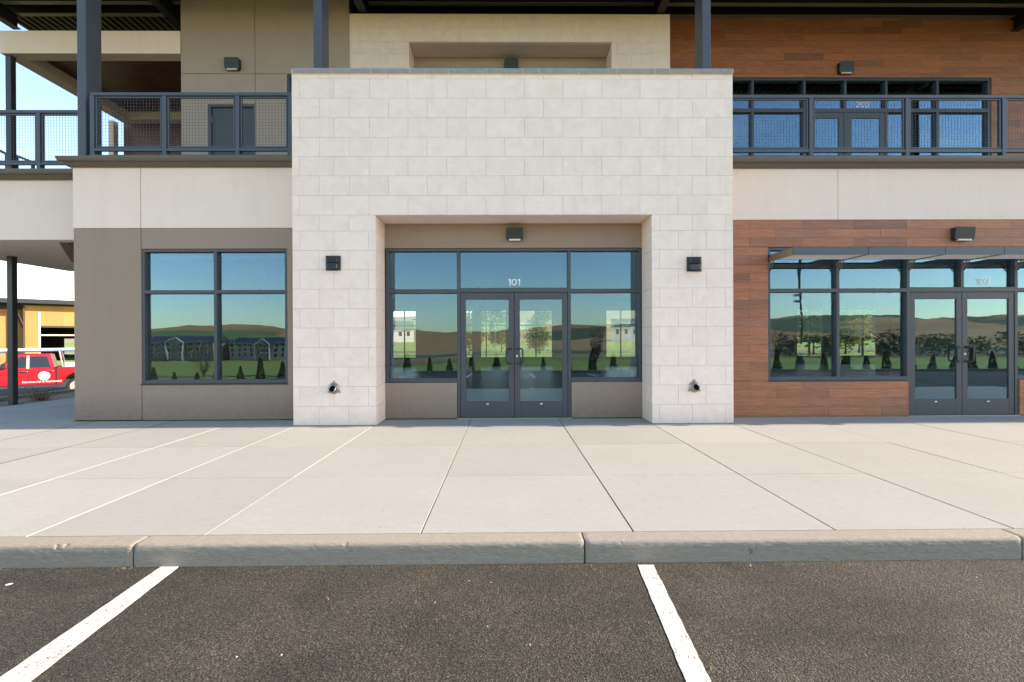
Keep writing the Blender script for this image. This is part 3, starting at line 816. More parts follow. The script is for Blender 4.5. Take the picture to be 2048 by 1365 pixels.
pane(uw, win_u[0]+.06, win_u[1], win_u[2], win_u[3]-.06, YGW+.01)
# upper stone block
ust = empty('upper_stone_wall', (0, YUS, ZB), bld, 'pale stone block wall on the upper floor above the portal')
UX0, UX1 = PX(698, YUS, 80), PX(1340, YUS, 80)
uo = (PX(818, YUS, 110), PX(1223, YUS, 110), ZB-1, PZ(85, YUS, 1020))
UZ = [PZ(y, YUS, 1020) for y in (28.5, 56, 84.5, 108.5, 136.5, 164, 191)]
holed_wall(UX0+.02, UX1-.02, ZB-.2, UZ[0], YUS+T+.002, YU+.25, [(uo[0]-.01, uo[1]+.01, uo[2], uo[3]+.01)]).build('wall_core', M['mortar'], ust)
ux = lambda v: PX(v, YUS, 80)
r0 = [698, 736.3, 777.5, 835.5, 893, 949.7, 1006.4, 1063.2, 1119.8, 1175.9, 1232.8, 1282.4, 1331, 1340]
r1 = [698, 757.3, 808.7, 865.7, 922.5, 979, 1035.4, 1092.3, 1149.3, 1205.7, 1261.8, 1303.5, 1340]
l2, q2 = [698, 736.3, 779, 818], [1223, 1233.5, 1282.5, 1333, 1340]
l3, q3 = [698, 757.5, 818], [1223, 1262.5, 1304, 1340]
for i in range(6):
    src = [r0] if i == 0 else [r1] if i == 1 else [l2, q2] if i % 2 == 0 else [l3, q3]
    for q in src:
        xs = [ux(v) for v in q]
        if q[0] == 698: xs[0] = UX0
        if q[-1] == 1340: xs[-1] = UX1
        for a, c in zip(xs, xs[1:]): stone(ust, a, c, UZ[i+1], UZ[i], YUS)
bx('soffit_panel', M['white'], ust, uo[0]+.002, uo[1]-.002, YUS+T+.004, YU-.05, uo[3]-.003, uo[3]+.03)
for sgn, xx in ((1, uo[0]), (-1, uo[1])): bx('side_panel', M['white'], ust, xx-sgn*.024, xx, YUS+T+.003, YU-.05, UZ[6], uo[3]-.004)
bx('recess_wall', M['taupe_up'], ust, uo[0]-.1, uo[1]+.1, YU-.045, YU-.005, ZB-.2, uo[3]+.1)
# upper wood wall and storefront 202
WU = (PX(1395, YU, 160), PX(1983, YU, 200), ZB-.3, PZ(155.5, YU, 1720))
holed_wall(UX1-.05, 16, ZB-.3, 9.0, YU+.012, YU+.2, [WU]).build('tile_backing', M['grout'], bld)
wall_u = empty('wood_tile_wall', (UX1, YU, ZB), bld, 'brown wood look tile cladding on the upper floor')
n2 = planks(UX1+.003, 13.2, ZB, PZ(68, YU, 1700)+.46, YU, [WU], PX(1490, YU, 80), wall_u, M['wood'])
yu = YU+.02
sf = empty('storefront_frame', (WU[0], yu, ZB), bld, 'blue grey storefront framing of the balcony entrance marked 202')
um = [PX(v, yu, 180) for v in (1505.5, 1609, 1691, 1773, 1875.5)]
x0, x1, z0, z1 = WU
zr0, zr1 = PZ(224.5, yu, 1720), PZ(217.5, yu, 1720)
bar(sf, 'frame_jamb', x0, x0+.06, z0, z1, yu); bar(sf, 'frame_jamb', x1-.065, x1-.003, z0, z1-.003, yu)
bar(sf, 'frame_head', x0+.06, x1-.065, z1-.06, z1-.003, yu+.001)
for a in um: bar(sf, 'mullion', a-.03, a+.03, z0, z1-.06, yu+.001)
ed = [x0+.03] + um + [x1-.035]
for k in range(6):
    a, c = ed[k]+.03, ed[k+1]-.03
    bar(sf, 'transom_bar', a, c, zr0, zr1, yu+.002)
    pane(sf, a, c, zr1, z1-.06, yu)
    if k in (2, 3):
        dd = empty('door', (a, yu, z0), bld, ('left' if k == 2 else 'right') + ' leaf of the glazed balcony doors below number 202')
        bar(dd, 'stile', a+.004, a+.12, z0, zr0-.004, yu+.012, .045); bar(dd, 'stile', c-.12, c-.004, z0, zr0-.004, yu+.012, .045)
        bar(dd, 'rail', a+.12, c-.12, zr0-.14, zr0-.004, yu+.013, .043)
        bx('glass_pane', M['glass'], dd, a+.116, c-.116, yu+.03, yu+.036, z0, zr0-.136)
        MB().tube([((c-.05) if k == 2 else a+.05, yu-.05, ZB+.75), ((c-.05) if k == 2 else a+.05, yu-.05, ZB+1.0)], .013).build('pull_handle', M['lampm'], dd)
    else: pane(sf, a, c, z0, zr0, yu)
text('202', .125, PX(1730, yu, 207), yu+.0755, PZ(212, yu, 1730), sf, 'suite_number')

# --- interior shell (seen through the glass)
YB = 27.0
fl = MB().box(XL+.25, XR-.2, YW+.21, YB-.02, -.25, -.002); fl.build('interior_floor', M['floor'], bld)
bx('ceiling', M['iwall'], bld, XL+.25, XR-.2, YW+.21, YB-.02, 3.5, 3.62)
bx('side_wall', M['taupe'], bld, XL, XL+.22, YW+.21, YB, -.1, ZB-.03)
bx('side_wall', M['taupe_up'], bld, XG, XG+.22, YU+.21, 16.2, ZB-.02, 8.9)
bx('side_wall', M['taupe'], bld, XR-.22, XR, YW+.21, YB, -.1, ZB-.03)
RW = [(-6.0, -4.7), (-2.15, .02), (.65, 2.45), (5.2, 6.85), (15.3, 16.75), (17.4, 20.35), (22, 23.5), (24.1, 25)]
zr0, zr1 = .38, 2.93
holes = [(a, c, zr0, zr1) for a, c in RW]
holed_wall(XL+.22, XR-.22, -.1, 3.9, YB, YB+.25, holes).build('rear_wall', M['iwall'], bld)
for a, c in RW:
    rw = empty('rear_window', (a, YB, zr0), bld)
    for q in (a, (a+c)/2-.03, c-.06): bar(rw, 'mullion', q, q+.06, zr0, zr1, YB+.05)
    for q in (zr0, 2.08, zr1-.06): bar(rw, 'transom_bar', a, c, q, q+.06, YB+.052, .11)
    bx('glass_pane', M['glass'], rw, a, c, YB+.12, YB+.126, zr0, zr1)
for x in (-1.2, 7.6, 13.2): bx('interior_column', M['iwall'], bld, x, x+.3, 18, 18.3, -.002, 3.5)
bx('partition', M['iwall'], bld, 20.9, 21.1, 17, 26, -.002, 3.5)
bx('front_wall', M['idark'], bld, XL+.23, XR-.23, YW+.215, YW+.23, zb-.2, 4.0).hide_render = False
bx('right_wall', M['wood'], bld, 15.01, XR-.2, YW, YW+.2, -.1, zc)
# upper interior: dark room
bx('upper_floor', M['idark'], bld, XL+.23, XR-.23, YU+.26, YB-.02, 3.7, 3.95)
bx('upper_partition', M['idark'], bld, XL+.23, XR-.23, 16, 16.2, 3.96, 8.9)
bx('upper_wall', M['wood'], bld, 16.01, XR-.2, YU, YU+.2, ZB-.2, 9)

# --- roof canopy: steel columns, beams, purlins, decking
YR = 8.49
FR = [PX(163, 8.85, 200), PX(635, 8.85, 60), PX(1413, 8.85, 60), 11.76]
for k, x in enumerate(FR):
    c = empty('steel_column', (x, 8.85, ZB), bld, ['blue steel column at the left corner of the balcony', 'blue steel column left of the upper stone wall', 'blue steel column right of the upper stone wall', None][k])
    zb0 = zc+.152
    MB().box(x-.075, x+.075, 8.85, 9.2, zb0+.015, 8.72).build('column_shaft', M['steel'], c, bevel=.012, segs=2)
    MB().box(x-.13, x+.13, 8.8, 9.26, zb0, zb0+.015).build('base_plate', M['steel'], c)
for x in (-11.05, PX(367, YU, 55), PX(726, YUS, 20), PX(1320, YUS, 20), 11.76):
    b = MB()
    b.box(x-.085, x+.085, YR+.1, YU+.0, zroof, zroof+.018).box(x-.085, x+.085, YR+.1, YU, zroof+.28, zroof+.298).box(x-.01, x+.01, YR+.1, YU, zroof+.018, zroof+.28)
    b.build('roof_beam', M['strut'] if 0 else M['roofm'], bld)
zp = zroof+.30
for y in (8.75, 9.45, 10.15, 10.8, 11.33, 11.74):
    b = MB()
    b.box(-11.5, 16, y-.055, y+.055, zp, zp+.012); b.cur = 1; b.box(-11.5, 16, y-.055, y+.055, zp+.19, zp+.2).box(-11.5, 16, y-.006, y+.006, zp+.012, zp+.19)
    b.build('roof_purlin', [M['strut'] if y > 11 else M['roofm'], M['roofm']], bld)
zd0 = zp+.205; b = MB(); x = -11.6; pts = []
while x < 16.2:
    pts += [(x, zd0), (x+.07, zd0), (x+.09, zd0+.05), (x+.15, zd0+.05), (x+.17, zd0)]; x += .17
pts = [p for i, p in enumerate(pts) if i == 0 or p != pts[i-1]]
n = len(pts); b.v = [(p[0], YR, p[1]) for p in pts] + [(p[0], 15.8, p[1]) for p in pts]
b.f = [(i, i+1, n+i+1, n+i) for i in range(n-1)]; b.mi = [0]*(n-1)
b.build('roof_decking', M['deckm'], bld, fix=False)
bx('roof_slab', M['roofm'], bld, -11.65, XR, YR-.03, 16.4, zd0+.055, zd0+.2)
bx('roof_edge', M['steel'], bld, -11.66, XR, YR-.06, YR-.031, zd0-.40, zd0+.22)
# upper left wing
YV = 11.1
zv0, zv1 = PZ(107, YV, 60), PZ(62, YV, 200)
xv = PX(0, YV, 90)
bx('wing_fascia', M['white'], bld, xv, XG-.004, YV, YV+.3, zv0, zv1)
bx('side_wall', M['taupe_up'], bld, XG, XG+.2, YGW+.21, YU+.2, ZB-.02, 8.9)
bx('wing_beam', M['white'], bld, xv, xv+.32, YV+.302, 14.7, zv0+.001, zv1)
bx('wing_beam', M['white'], bld, xv+.321, XG-.3, 14.4, 14.699, zv0+.002, zv1)
bx('wing_ceiling', M['bwood'], bld, xv+.33, XG-.01, YV+.31, 15.2, zv0+.22, zv0+.26)
xw = PX(247, 14.8, 260)
bx('breezeway_wall', M['bwood'], bld, xw, XG+.1, 14.8, 15.0, 2.4, zv0+.2)
bx('breezeway_post', M['white'], bld, xw-.16, xw-.02, 14.45, 14.62, 4.2, zv0)
wp = atY(20, 806, 11.15)
c = empty('steel_column', (wp.x, 11.15, 0), bld, 'tall slim steel column of the left wing')
bx('column_shaft', M['frame_d'], c, wp.x-.060, wp.x+.060, 11.15, 11.28, .02, zv0+.001, .008)
bx('base_plate', M['frame_d'], c, wp.x-.10, wp.x+.10, 11.1, 11.33, .0, .02)
bx('downspout_board', M['strut'], bld, XL+.0-.001, XL+.001+.0, YW+.21, YW+.22, 0, 1) if 0 else None

# ================================================================== RAILINGS
def railing(name_label, posts, y, ztop, zbot, zmesh_t, zbr0, zbr1, x_ends, post_h0):
    r = empty('balcony_railing', (posts[0], y, post_h0), None, name_label, 'railing', 'mesh railings on the balconies')
    a, c = x_ends
    MB().box(a, c, y-.03, y+.03, ztop-.055, ztop).build('top_rail', M['steel'], r, bevel=.004)
    MB().box(a, c, y-.022, y+.022, zbr0, zbr1).build('bottom_rail', M['steel'], r, bevel=.004)
    MB().box(a, c, y-.05, y+.04, post_h0-.075, post_h0).box(a, c, y+.04, y+.12, post_h0-.012, post_h0).build('base_angle', M['steel'], r)
    for p in posts:
        MB().box(p-.035, p+.035, y-.031, y+.072, post_h0, ztop-.056).build('post', M['steel'], r, bevel=.004)
    for p, q in zip(posts, posts[1:]):
        u0, u1, v0, v1 = p+.05, q-.05, zbr1+.008, zmesh_t
        f = MB()
        for bb in ((u0, u1, v1-.022, v1), (u0, u1, v0, v0+.022), (u0, u0+.022, v0+.022, v1-.022), (u1-.022, u1, v0+.022, v1-.022)):
            f.box(bb[0], bb[1], y-.012, y+.02, bb[2], bb[3])
        f.build('infill_frame', M['steel'], r)
        g_ = MB(); w_ = .0017; sp_ = .0525
        nx = max(2, round((u1-u0)/sp_)); nz_ = round((v1-v0)/sp_)
        for i in range(1, nx):
            xx = u0+(u1-u0)*i/nx; g_.box(xx-w_, xx+w_, y+.002-w_, y+.002+w_, v0+.02, v1-.02)
        for j in range(1, nz_):
            zz = v0+(v1-v0)*j/nz_; g_.box(u0+.02, u1-.02, y+.002-w_*2.4, y+.002-w_*.9, zz-w_, zz+w_)
        tag(g_.build('wire_mesh', M['steel'], r, fix=False), kind='stuff')
    return r
yr = 8.79
rx = lambda v: PX(v, yr, 250); rz = lambda v, p=1024: PZ(v, yr, p)
railing('left balcony railing with square wire mesh above the taupe stucco wall', [rx(186.5), rx(330), rx(476), rx(581)], yr,
        rz(186.5, 380), 0, rz(194.5, 380), rz(303.5, 380), rz(297, 380), (rx(183), XP0+.02), rz(312, 380))
px = [rx(1428), rx(1621), rx(1813), rx(2006), rx(2199), rx(2392)]
railing('right balcony railing with square wire mesh in front of door number 202', px, yr,
        rz(191.5, 1750), 0, rz(198.5, 1750), rz(306, 1750), rz(299, 1750), (px[0]-.04, px[-1]+.05), rz(313.5, 1750))
yl = 9.38
lx2 = lambda v: PX(v, yl, 280); lz = lambda v: PZ(v, yl, 80)
railing('lower left wing railing with square wire mesh against the sky', [lx2(-185), lx2(-55), lx2(79), lx2(165)], yl,
        lz(221.5), 0, lz(229), lz(331), lz(325), (lx2(-190), XL-.05), lz(339))
# stair handrail behind the wing railing
sh = empty('stair_handrail', (-10.2, 11.0, 4.7), None, 'dark sloping stair handrail behind the left wing railing', 'handrail')
for (a, c) in (((-8, 298), (14, 309)), ((33, 312), (66, 325))):
    p, q = atY(*a, 11.6), atY(*c, 11.6)
    MB().bar(p, q, .06, .05).build('rail', M['frame_d'], sh)
    for e in (p, q): MB().bar(e, (e.x, e.y, zg1+.02), .05).build('post', M['frame_d'], sh)

# ================================================================== AWNING
ya = 8.08
az0, az1 = PZ(510, ya, 1700), PZ(494.5, ya, 1700)
ax0 = W3[0]+.02
aw = empty('louvred_awning', (ax0, YW, az0), None, 'blue grey metal awning with pale slats over the right storefront', 'awning')
outr = [ax0+.01, MU[0], MU[1], dc, MU[2], MU[3], MU[4]]
for a, c in zip(outr, outr[1:]):
    MB().box(a+.004, c-.004, ya, ya+.012, az0, az1).build('fascia_panel', M['awn'], aw)
    for y in (8.20, 8.33, 8.46, 8.59):
        MB().prism([(y-.043, az0+.012), (y+.043, az0+.012), (y+.043, az0+.018), (y-.043, az0+.018)], a+.016, c-.016).build('slat', M['slat'], aw)
for x in outr:
    MB().box(x-.006, x+.006, ya+.013, YW+.018, az0, az1-.002).build('bracket', M['strut'], aw)
    for dx in (-.022, .022):
        MB().bar((x+dx, YW+.016, az0-.15), (x+dx, YW-.10, az0+.01), .008, .02).build('stay', M['strut'], aw)
MB().box(ax0, outr[-1]+.01, YW-.03, YW+.018, az1-.05, az1-.0).build('wall_rail', M['awn'], aw)

# ================================================================== WALL LAMPS, SCUPPERS
def wall_pack(px0, py0, px1, py1, Y, label):
    x0, x1 = PX(px0, Y-.1, (py0+py1)/2), PX(px1, Y-.1, (py0+py1)/2); z0, z1 = PZ(py1, Y-.1, px0), PZ(py0, Y-.1, px0)
    r = empty('wall_lamp', ((x0+x1)/2, Y, z0), None, label, 'wall lamp', 'wedge wall lamps above doors')
    w_ = x1-x0; d = .11
    # tapered housing: deep at the top, cut back below, clipped corners
    cx = (x0+x1)/2; h = z1-z0
    front = [(-.42, 0), (.42, 0), (.5, .14), (.5, .93), (.44, 1), (-.44, 1), (-.5, .93), (-.5, .14)]
    b = MB(); n = len(front)
    for yy, k in ((Y-d, 1.0), (Y-.015, 1.0), (Y, 1.03)):
        for (u, v) in front:
            yq = yy + (.03*(1-v) if yy == Y-d else 0)
            b.v.append((cx+u*w_*k, yq, z0+v*h))
    for i in range(2):
        for k in range(n): b.f.append((i*n+k, i*n+(k+1) % n, (i+1)*n+(k+1) % n, (i+1)*n+k)); b.mi.append(0)
    b.f += [tuple(range(n-1, -1, -1)), tuple(2*n+k for k in range(n))]; b.mi += [0, 0]
    b.build('housing', M['lampm'], r)
    MB().box(cx-.36*w_, cx+.36*w_, Y-d+.028, Y-.05, z0-.008, z0+.004).build('lens', M['lens'], r)
    MB().box(cx-.34*w_, cx+.34*w_, Y-d+.018, Y-d+.03, z0+.004, z0+.016).build('lens_lip', M['lens'], r)
wall_pack(1013, 455.5, 1046, 480, YW, 'dark lamp on taupe stucco above the doors marked 101')
wall_pack(1911.5, 454, 1951, 480, YW, 'grey lamp on wood tile above the awning')
wall_pack(448, 115, 477, 138, YGW, 'black lamp on grey stucco above the plain balcony door')
wall_pack(1680, 123.5, 1709, 145.5, YU, 'black lamp on wood tile above the balcony doors marked 202')
wall_pack(1009, 117, 1036, 141, YU-.045, 'black lamp in the upper stone recess, half hidden by capstones')

def sconce(px, py, label):
    p = atY(px, py, YP); x, z = p.x, p.z; s_ = .117
    r = empty('wall_sconce', (x, YP, z-s_), None, label, 'wall lamp', 'square sconces on the portal piers')
    MB().box(x-s_, x+s_, YP-.022, YP-.001, z-s_, z+s_).build('back_plate', M['lampm'], r, bevel=.003)
    for k, (za, zb2) in enumerate(((z+.004, z+.095), (z-.095, z-.004))):
        MB().prism([(YP-.023, za), (YP-.10 if k else YP-.075, za), (YP-.075 if k else YP-.10, zb2), (YP-.023, zb2)][::1], x-.075, x+.075).build('shade', M['lampm'], r, bevel=.003)
        for sx in (-1, 1):
            MB().prism([(YP-.03, za+.012), (YP-.088 if k else YP-.066, za+.012), (YP-.066 if k else YP-.088, zb2-.012), (YP-.03, zb2-.012)], x+sx*.0755, x+sx*.079).build('side_lens', M['lens'] if 0 else M['alum'], r)
sconce(667, 527, 'square dark sconce on the left stone pier')
sconce(1387.5, 529, 'square dark sconce on the right stone pier')

def scupper(px, py, label):
    p = atY(px, py, YP); x, z = p.x, p.z
    r = empty('drain_outlet', (x, YP, z), None, label, 'drain outlet', 'cast drain outlets in the portal piers')
    b = MB(); n = 28
    prof_ = [(.088, 0), (.090, -.010), (.080, -.018), (.064, -.022), (.058, -.03), (.055, -.045)]
    for rr, yy in prof_:
        for k in range(n): a = 2*math.pi*k/n; b.v.append((x+rr*math.cos(a), YP+yy, z+rr*math.sin(a)))
    for i in range(len(prof_)-1):
        for k in range(n): b.f.append((i*n+k, i*n+(k+1) % n, (i+1)*n+(k+1) % n, (i+1)*n+k)); b.mi.append(0)
    b.build('flange', M['galv'], r, smooth=True)
    b = MB()   # open tube, cut slanting, with an inner wall
    rings = [(.054, lambda a: YP-.03), (.052, lambda a: YP-.095+.035*math.sin(a)), (.046, lambda a: YP-.095+.035*math.sin(a)), (.044, lambda a: YP-.004)]
    for rr, fy in rings:
        for k in range(n): a = 2*math.pi*k/n; b.v.append((x+rr*math.cos(a), fy(a), z+rr*math.sin(a)))
    for i in range(3):
        b.cur = 1 if i == 2 else 0
        for k in range(n): b.f.append((i*n+k, i*n+(k+1) % n, (i+1)*n+(k+1) % n, (i+1)*n+k)); b.mi.append(b.cur)
    b.f.append(tuple(3*n+k for k in range(n))); b.mi.append(1)
    b.build('spout', [M['galv'], M['black']], r, smooth=True)
    for a in (90, 215, 325):
        a = R(a); cx, cz = x+.104*math.cos(a), z+.104*math.sin(a)
        t_ = MB().tube([(cx, YP-.001, cz), (cx, YP-.012, cz)], .017, 12).build('fixing_lug', M['galv'], r)
        MB().tube([(cx, YP-.0125, cz), (cx, YP-.018, cz)], .008, 6).build('screw', M['galv'], r)
scupper(668, 777, 'cast drain outlet low on the left stone pier')
scupper(1388.5, 774, 'cast drain outlet low on the right stone pier')
# blank cover plate on the right jamb of the entrance
q = atX_ = None
d_ = ray(1291, 785); t_ = XO1/d_.x; q = Vector((XO1, d_.y*t_, CAMH+d_.z*t_))
op = empty('cover_plate', (XO1, q.y, q.z-.06), None, 'small white cover plate low on the right inner jamb of the entrance', 'cover plate')
MB().box(XO1-.006, XO1-.0005, q.y-.038, q.y+.038, q.z-.06, q.z+.06).build('plate', M['white'], op, bevel=.002)
MB().tube([(XO1-.006, q.y, q.z+.045), (XO1-.008, q.y, q.z+.045)], .004, 6).build('screw', M['alum'], op)
# ================================================================== LEFT: BED, TRUCK, UNFINISHED BUILDING
bed_s = sheet('planting_bed', steps(-12.3, -10.52, 6), steps(9.2, 34, 30), lambda x, y: -.03-.05*random.random()-.02*(x < -11.5), M['dirt'])
MB().box(-12.45, -12.3, 3.2, 34, -1.2, .0).build('kerb', M['kerb'], None, bevel=.01)['kind'] = 'structure'
# dried shrub in the bed
q = atZ(82, 797, 0)
ds = empty('dried_shrub', (q.x, q.y, -.06), None, 'small dried brown shrub in the planting bed by the pavement', 'shrub')
b = MB()
for i in range(46):
    a = random.uniform(0, 6.28); l_ = random.uniform(.15, .42); e = random.uniform(.35, 1.3)
    p0 = Vector((q.x+random.uniform(-.12, .12), q.y+random.uniform(-.1, .1), -.08)); p1 = p0+Vector((math.cos(a)*math.cos(e), math.sin(a)*math.cos(e), math.sin(e)))*l_
    b.bar(p0, p1, .008)
    for k in range(3):
        p2 = p0.lerp(p1, random.uniform(.5, 1)); b.bar(p2, p2+Vector((random.uniform(-.08, .08), random.uniform(-.08, .08), random.uniform(0, .08))), .006)
b.build('twigs', pmat('dry_twig', (.22, .15, .10), .9, .2), ds, fix=False)

RED = pmat('red_car_paint', (.42, .012, .022), .3, .02, 2, coat=.8)
TGL = pmat('car_glass', (.02, .025, .03), .05, .02, spec=.8)
TYRE = pmat('tyre_rubber', (.02, .02, .02), .85, .1)
CHR = pmat('chrome', (.75, .75, .76), .15, .02, metal=1)
WPN = pmat('white_paint', (.75, .75, .74), .5, .03)
tr = empty('pickup_truck', (0, 0, 0), None, 'red crew cab pickup truck with a white ladder rack and round door logo', 'pickup truck')
def arch(cx, r, z0): return [(cx - r*math.cos(math.pi*i/8), z0 + r*math.sin(math.pi*i/8)) for i in range(9)]
zs_ = .52
outl = [(-2.85, .62)] + [(-2.4, zs_)] + arch(-1.85, .5, zs_) + arch(1.75, .5, zs_) + [(2.9, .62), (2.95, 1.30), (1.06, 1.31), (1.05, 1.25), (-.98, 1.25), (-1.3, 1.23), (-2.65, 1.13), (-2.87, 1.0)]
MB().prism(outl, -.98, .98, 'y').build('body', RED, tr, bevel=.035, segs=2)
MB().box(1.0, 1.045, -.985, .985, .55, 1.315).build('cab_gap', M['black'], tr)
cabv = [(-.98,-.95,1.23),(1.04,-.95,1.23),(1.04,.95,1.23),(-.98,.95,1.23),(-.22,-.72,1.92),(.86,-.72,1.92),(.86,.72,1.92),(-.22,.72,1.92)]
MB().add(cabv, [(3,2,1,0),(4,5,6,7),(0,1,5,4),(1,2,6,5),(2,3,7,6),(3,0,4,7)]).build('cab', RED, tr, bevel=.05, segs=2)
def cabside(x, z, s): # point on the sloping cab side
    t_ = (z-1.23)/.69; return (x, s*(.95-.23*t_+.006), z)
for s in (-1, 1):
    for pts in ([(-.62,1.30),(.02,1.30),(.02,1.80),(-.16,1.80)], [(.14,1.30),(.84,1.30),(.70,1.80),(.14,1.80)]):
        vv = [cabside(x, z, s) for x, z in pts]; vi = [(x, y-s*.02, z) for x, y, z in vv]
        MB().add(vv+vi, [(0,1,2,3),(7,6,5,4),(0,4,5,1),(1,5,6,2),(2,6,7,3),(3,7,4,0)]).build('side_window', TGL, tr)
        c0 = Vector((sum(p[0] for p in vv)/4, 0, sum(p[2] for p in vv)/4))
    vv = [cabside(x, z, s) for x, z in ((.03,1.26),(.13,1.26),(.13,1.84),(.03,1.84))]; vi = [(x, y-s*.02, z) for x, y, z in vv]
    MB().add(vv+vi, [(0,1,2,3),(7,6,5,4),(0,4,5,1),(1,5,6,2),(2,6,7,3),(3,7,4,0)]).build('door_pillar', pmat('beige_pillar', (.45, .38, .32), .5), tr)
    for x in (-.02, .82): MB().tube([(x-.12, s*.985, 1.13), (x-.1, s*1.02, 1.13), (x+.08, s*1.02, 1.13), (x+.1, s*.985, 1.13)], .018, 6).build('door_handle', CHR, tr)
    for x in (.10,): MB().box(x-.006, x+.006, s*.979, s*.984, .58, 1.22).build('door_gap', M['black'], tr)
    MB().bar((-.62, s*.95, 1.30), (-.66, s*1.18, 1.34), .03).box(-.74, -.60, s*1.10-.09, s*1.10+.09, 1.30, 1.50).build('mirror', M['frame_d'], tr, bevel=.02)
    for x in (-1.85, 1.75):
        wh = empty('wheel', (x, s*.86, .40), tr)
        MB().tube([(x, s*.74, .40), (x, s*.76, .40), (x, s*.95, .40), (x, s*.97, .40)], .40, 28).build('tyre', TYRE, wh, bevel=.02)
        r_ = MB().tube([(x, s*.95, .40), (x, s*.985, .40)], .27, 24)
        for k in range(6):
            a = k*math.pi/3; r_.bar((x, s*.99, .40), (x+.24*math.cos(a), s*.99, .40+.24*math.sin(a)), .06, .012, up=(0, 1, 0))
        r_.build('rim', pmat('beige_rim', (.5, .44, .38), .4), wh)
    MB().box(-.9, .98, s*.93-.05, s*.93+.09, .40, .46).build('side_step', CHR, tr, bevel=.01)
    MB().box(-2.9, -2.82, s*.62-.24, s*.62+.24, .86, 1.06).build('headlight', M['lens'], tr, bevel=.02)
    # rack
    for x in (1.25, 2.85):
        MB().tube([(x, s*.92, 1.30), (x-.12 if x < 2 else x, s*.86, 2.02)], .03, 8).build('rack_post', CHR, tr)
    MB().tube([(-1.1, s*.86, 1.97), (-.3, s*.86, 2.02), (2.95, s*.86, 2.04)], .03, 8).build('rack_rail', CHR, tr)
for x in (-.5, 1.15, 2.85): MB().tube([(x, -.86, 2.03), (x, .86, 2.03)], .025, 8).build('rack_crossbar', CHR, tr)
MB().add([(-.93,-.84,1.27),(-.93,.84,1.27),(-.27,.68,1.87),(-.27,-.68,1.87),(-.96,-.84,1.29),(-.96,.84,1.29),(-.30,.68,1.89),(-.30,-.68,1.89)],
         [(0,1,2,3),(7,6,5,4),(0,4,5,1),(1,5,6,2),(2,6,7,3),(3,7,4,0)]).build('windscreen', TGL, tr)
MB().box(-2.98, -2.80, -1.0, 1.0, .50, .74).build('bumper', CHR, tr, bevel=.03)
MB().box(1.3, 2.2, -.93, -.6, 1.28, 1.50).build('tool_box', WPN, tr, bevel=.02)
MB().tube([(.62, -.981, .93), (.62, -.986, .93)], .20, 28).build('door_logo', WPN, tr)
MB().tube([(.62, -.9865, .93), (.62, -.988, .93)], .045, 12).build('logo_emblem', pmat('logo_gold', (.55, .45, .25), .5), tr)
rq = lambda y, z: (1.04-.18*(z-1.23)/.69+.004, y, z)
vv = [rq(-.72, 1.34), rq(.72, 1.34), rq(.58, 1.82), rq(-.58, 1.82)]; vi = [(x-.03, y, z) for x, y, z in vv]
MB().add(vv+vi, [(0,1,2,3),(7,6,5,4),(0,4,5,1),(1,5,6,2),(2,6,7,3),(3,7,4,0)]).build('rear_window', TGL, tr)
def side_text(body, size, x, z):
    cu = bpy.data.curves.new('t', 'FONT'); cu.body = body; cu.size = size; cu.align_x = 'CENTER'; cu.extrude = .001; cu.offset = .002
    o = bpy.data.objects.new('tmp', cu); COL.objects.link(o); dg = bpy.context.evaluated_depsgraph_get(); dg.update()
    me = bpy.data.meshes.new_from_object(o.evaluated_get(dg)); bpy.data.objects.remove(o)
    me.transform(Matrix.Rotation(R(90), 4, 'X')); me.materials.clear(); me.materials.append(WPN)
    return link('door_lettering', me, tr, Vector((x, -.986, z)))
side_text('Commercial & Residential', .125, .55, .64)
lad = empty('ladder', (0, 0, 2.06), None, 'long white ladder lying on the rack of the red truck', 'ladder')
for y in (-.62, -.22): MB().bar((-2.3, y, 2.10), (3.1, y, 2.12), .04, .09).build('side_rail', WPN, lad)
b = MB()
for i in range(17): b.tube([(-2.2+i*.32, -.62, 2.10), (-2.2+i*.32, -.22, 2.10)], .018, 6)
for i in range(17): MB().tube([(-2.2+i*.32, -.62, 2.10), (-2.2+i*.32, -.22, 2.10)], .018, 6).build('rung', WPN, lad)
ty = R(38)
p = atY(66, 770, 23.0); off = Matrix.Rotation(ty, 3, 'Z') @ Vector((.25, -.98, 0))
for o in (tr, lad):
    z_ = zlot(p.x-off.x, p.y-off.y)
    base = Vector((p.x-off.x, p.y-off.y, p.z-.55))
    if o is lad: base = base + Vector((0, 0, 2.06))
    o.location = base; o.rotation_euler.z = ty
TRZ = p.z-.55

OSB = pmat('osb_sheet', (.50, .235, .085), .85, .3, 45, bscale=40, bstr=.2, rand=.10)
DWD = pmat('dark_timber', (.08, .055, .04), .85, .15, 8)
ob = empty('unfinished_building', (0, 0, 0), None, 'unfinished building clad in orange wood sheets behind the red truck', 'building')
th = R(43); P0 = atY(0, 603, 36); zg = TRZ-.3
dv = Vector((math.cos(th), math.sin(th), 0))
def tw(px):
    d = ray(px, 640); k = d.x/d.y
    return (k*P0.y-P0.x)/(dv.x-k*dv.y)
def zw(px, py):
    q_ = P0+dv*tw(px); return atY(px, py, q_.y).z-zg
H_ = zw(60, 604)
z1_, z2_ = zw(80, 652), zw(80, 625)
tO = tw(81)
def sheets(x0, x1, z0, z1, y0=0):
    x = x0
    while x < x1-.02:
        xe = min(x+1.22, x1); z = z0
        while z < z1-.02:
            ze = min(z+2.44, z1)
            bx('wood_sheet', OSB, ob, x+.004, xe-.004, y0+random.uniform(0, .006), y0+.03, z+.004, ze-.004); z = ze
        x = xe
sheets(-9, tw(46), 0, H_-.55, .55); sheets(tw(50), tO, 0, H_-.25); sheets(tO, 9, z1_, H_-.25); sheets(5.5, 9, 0, z1_)
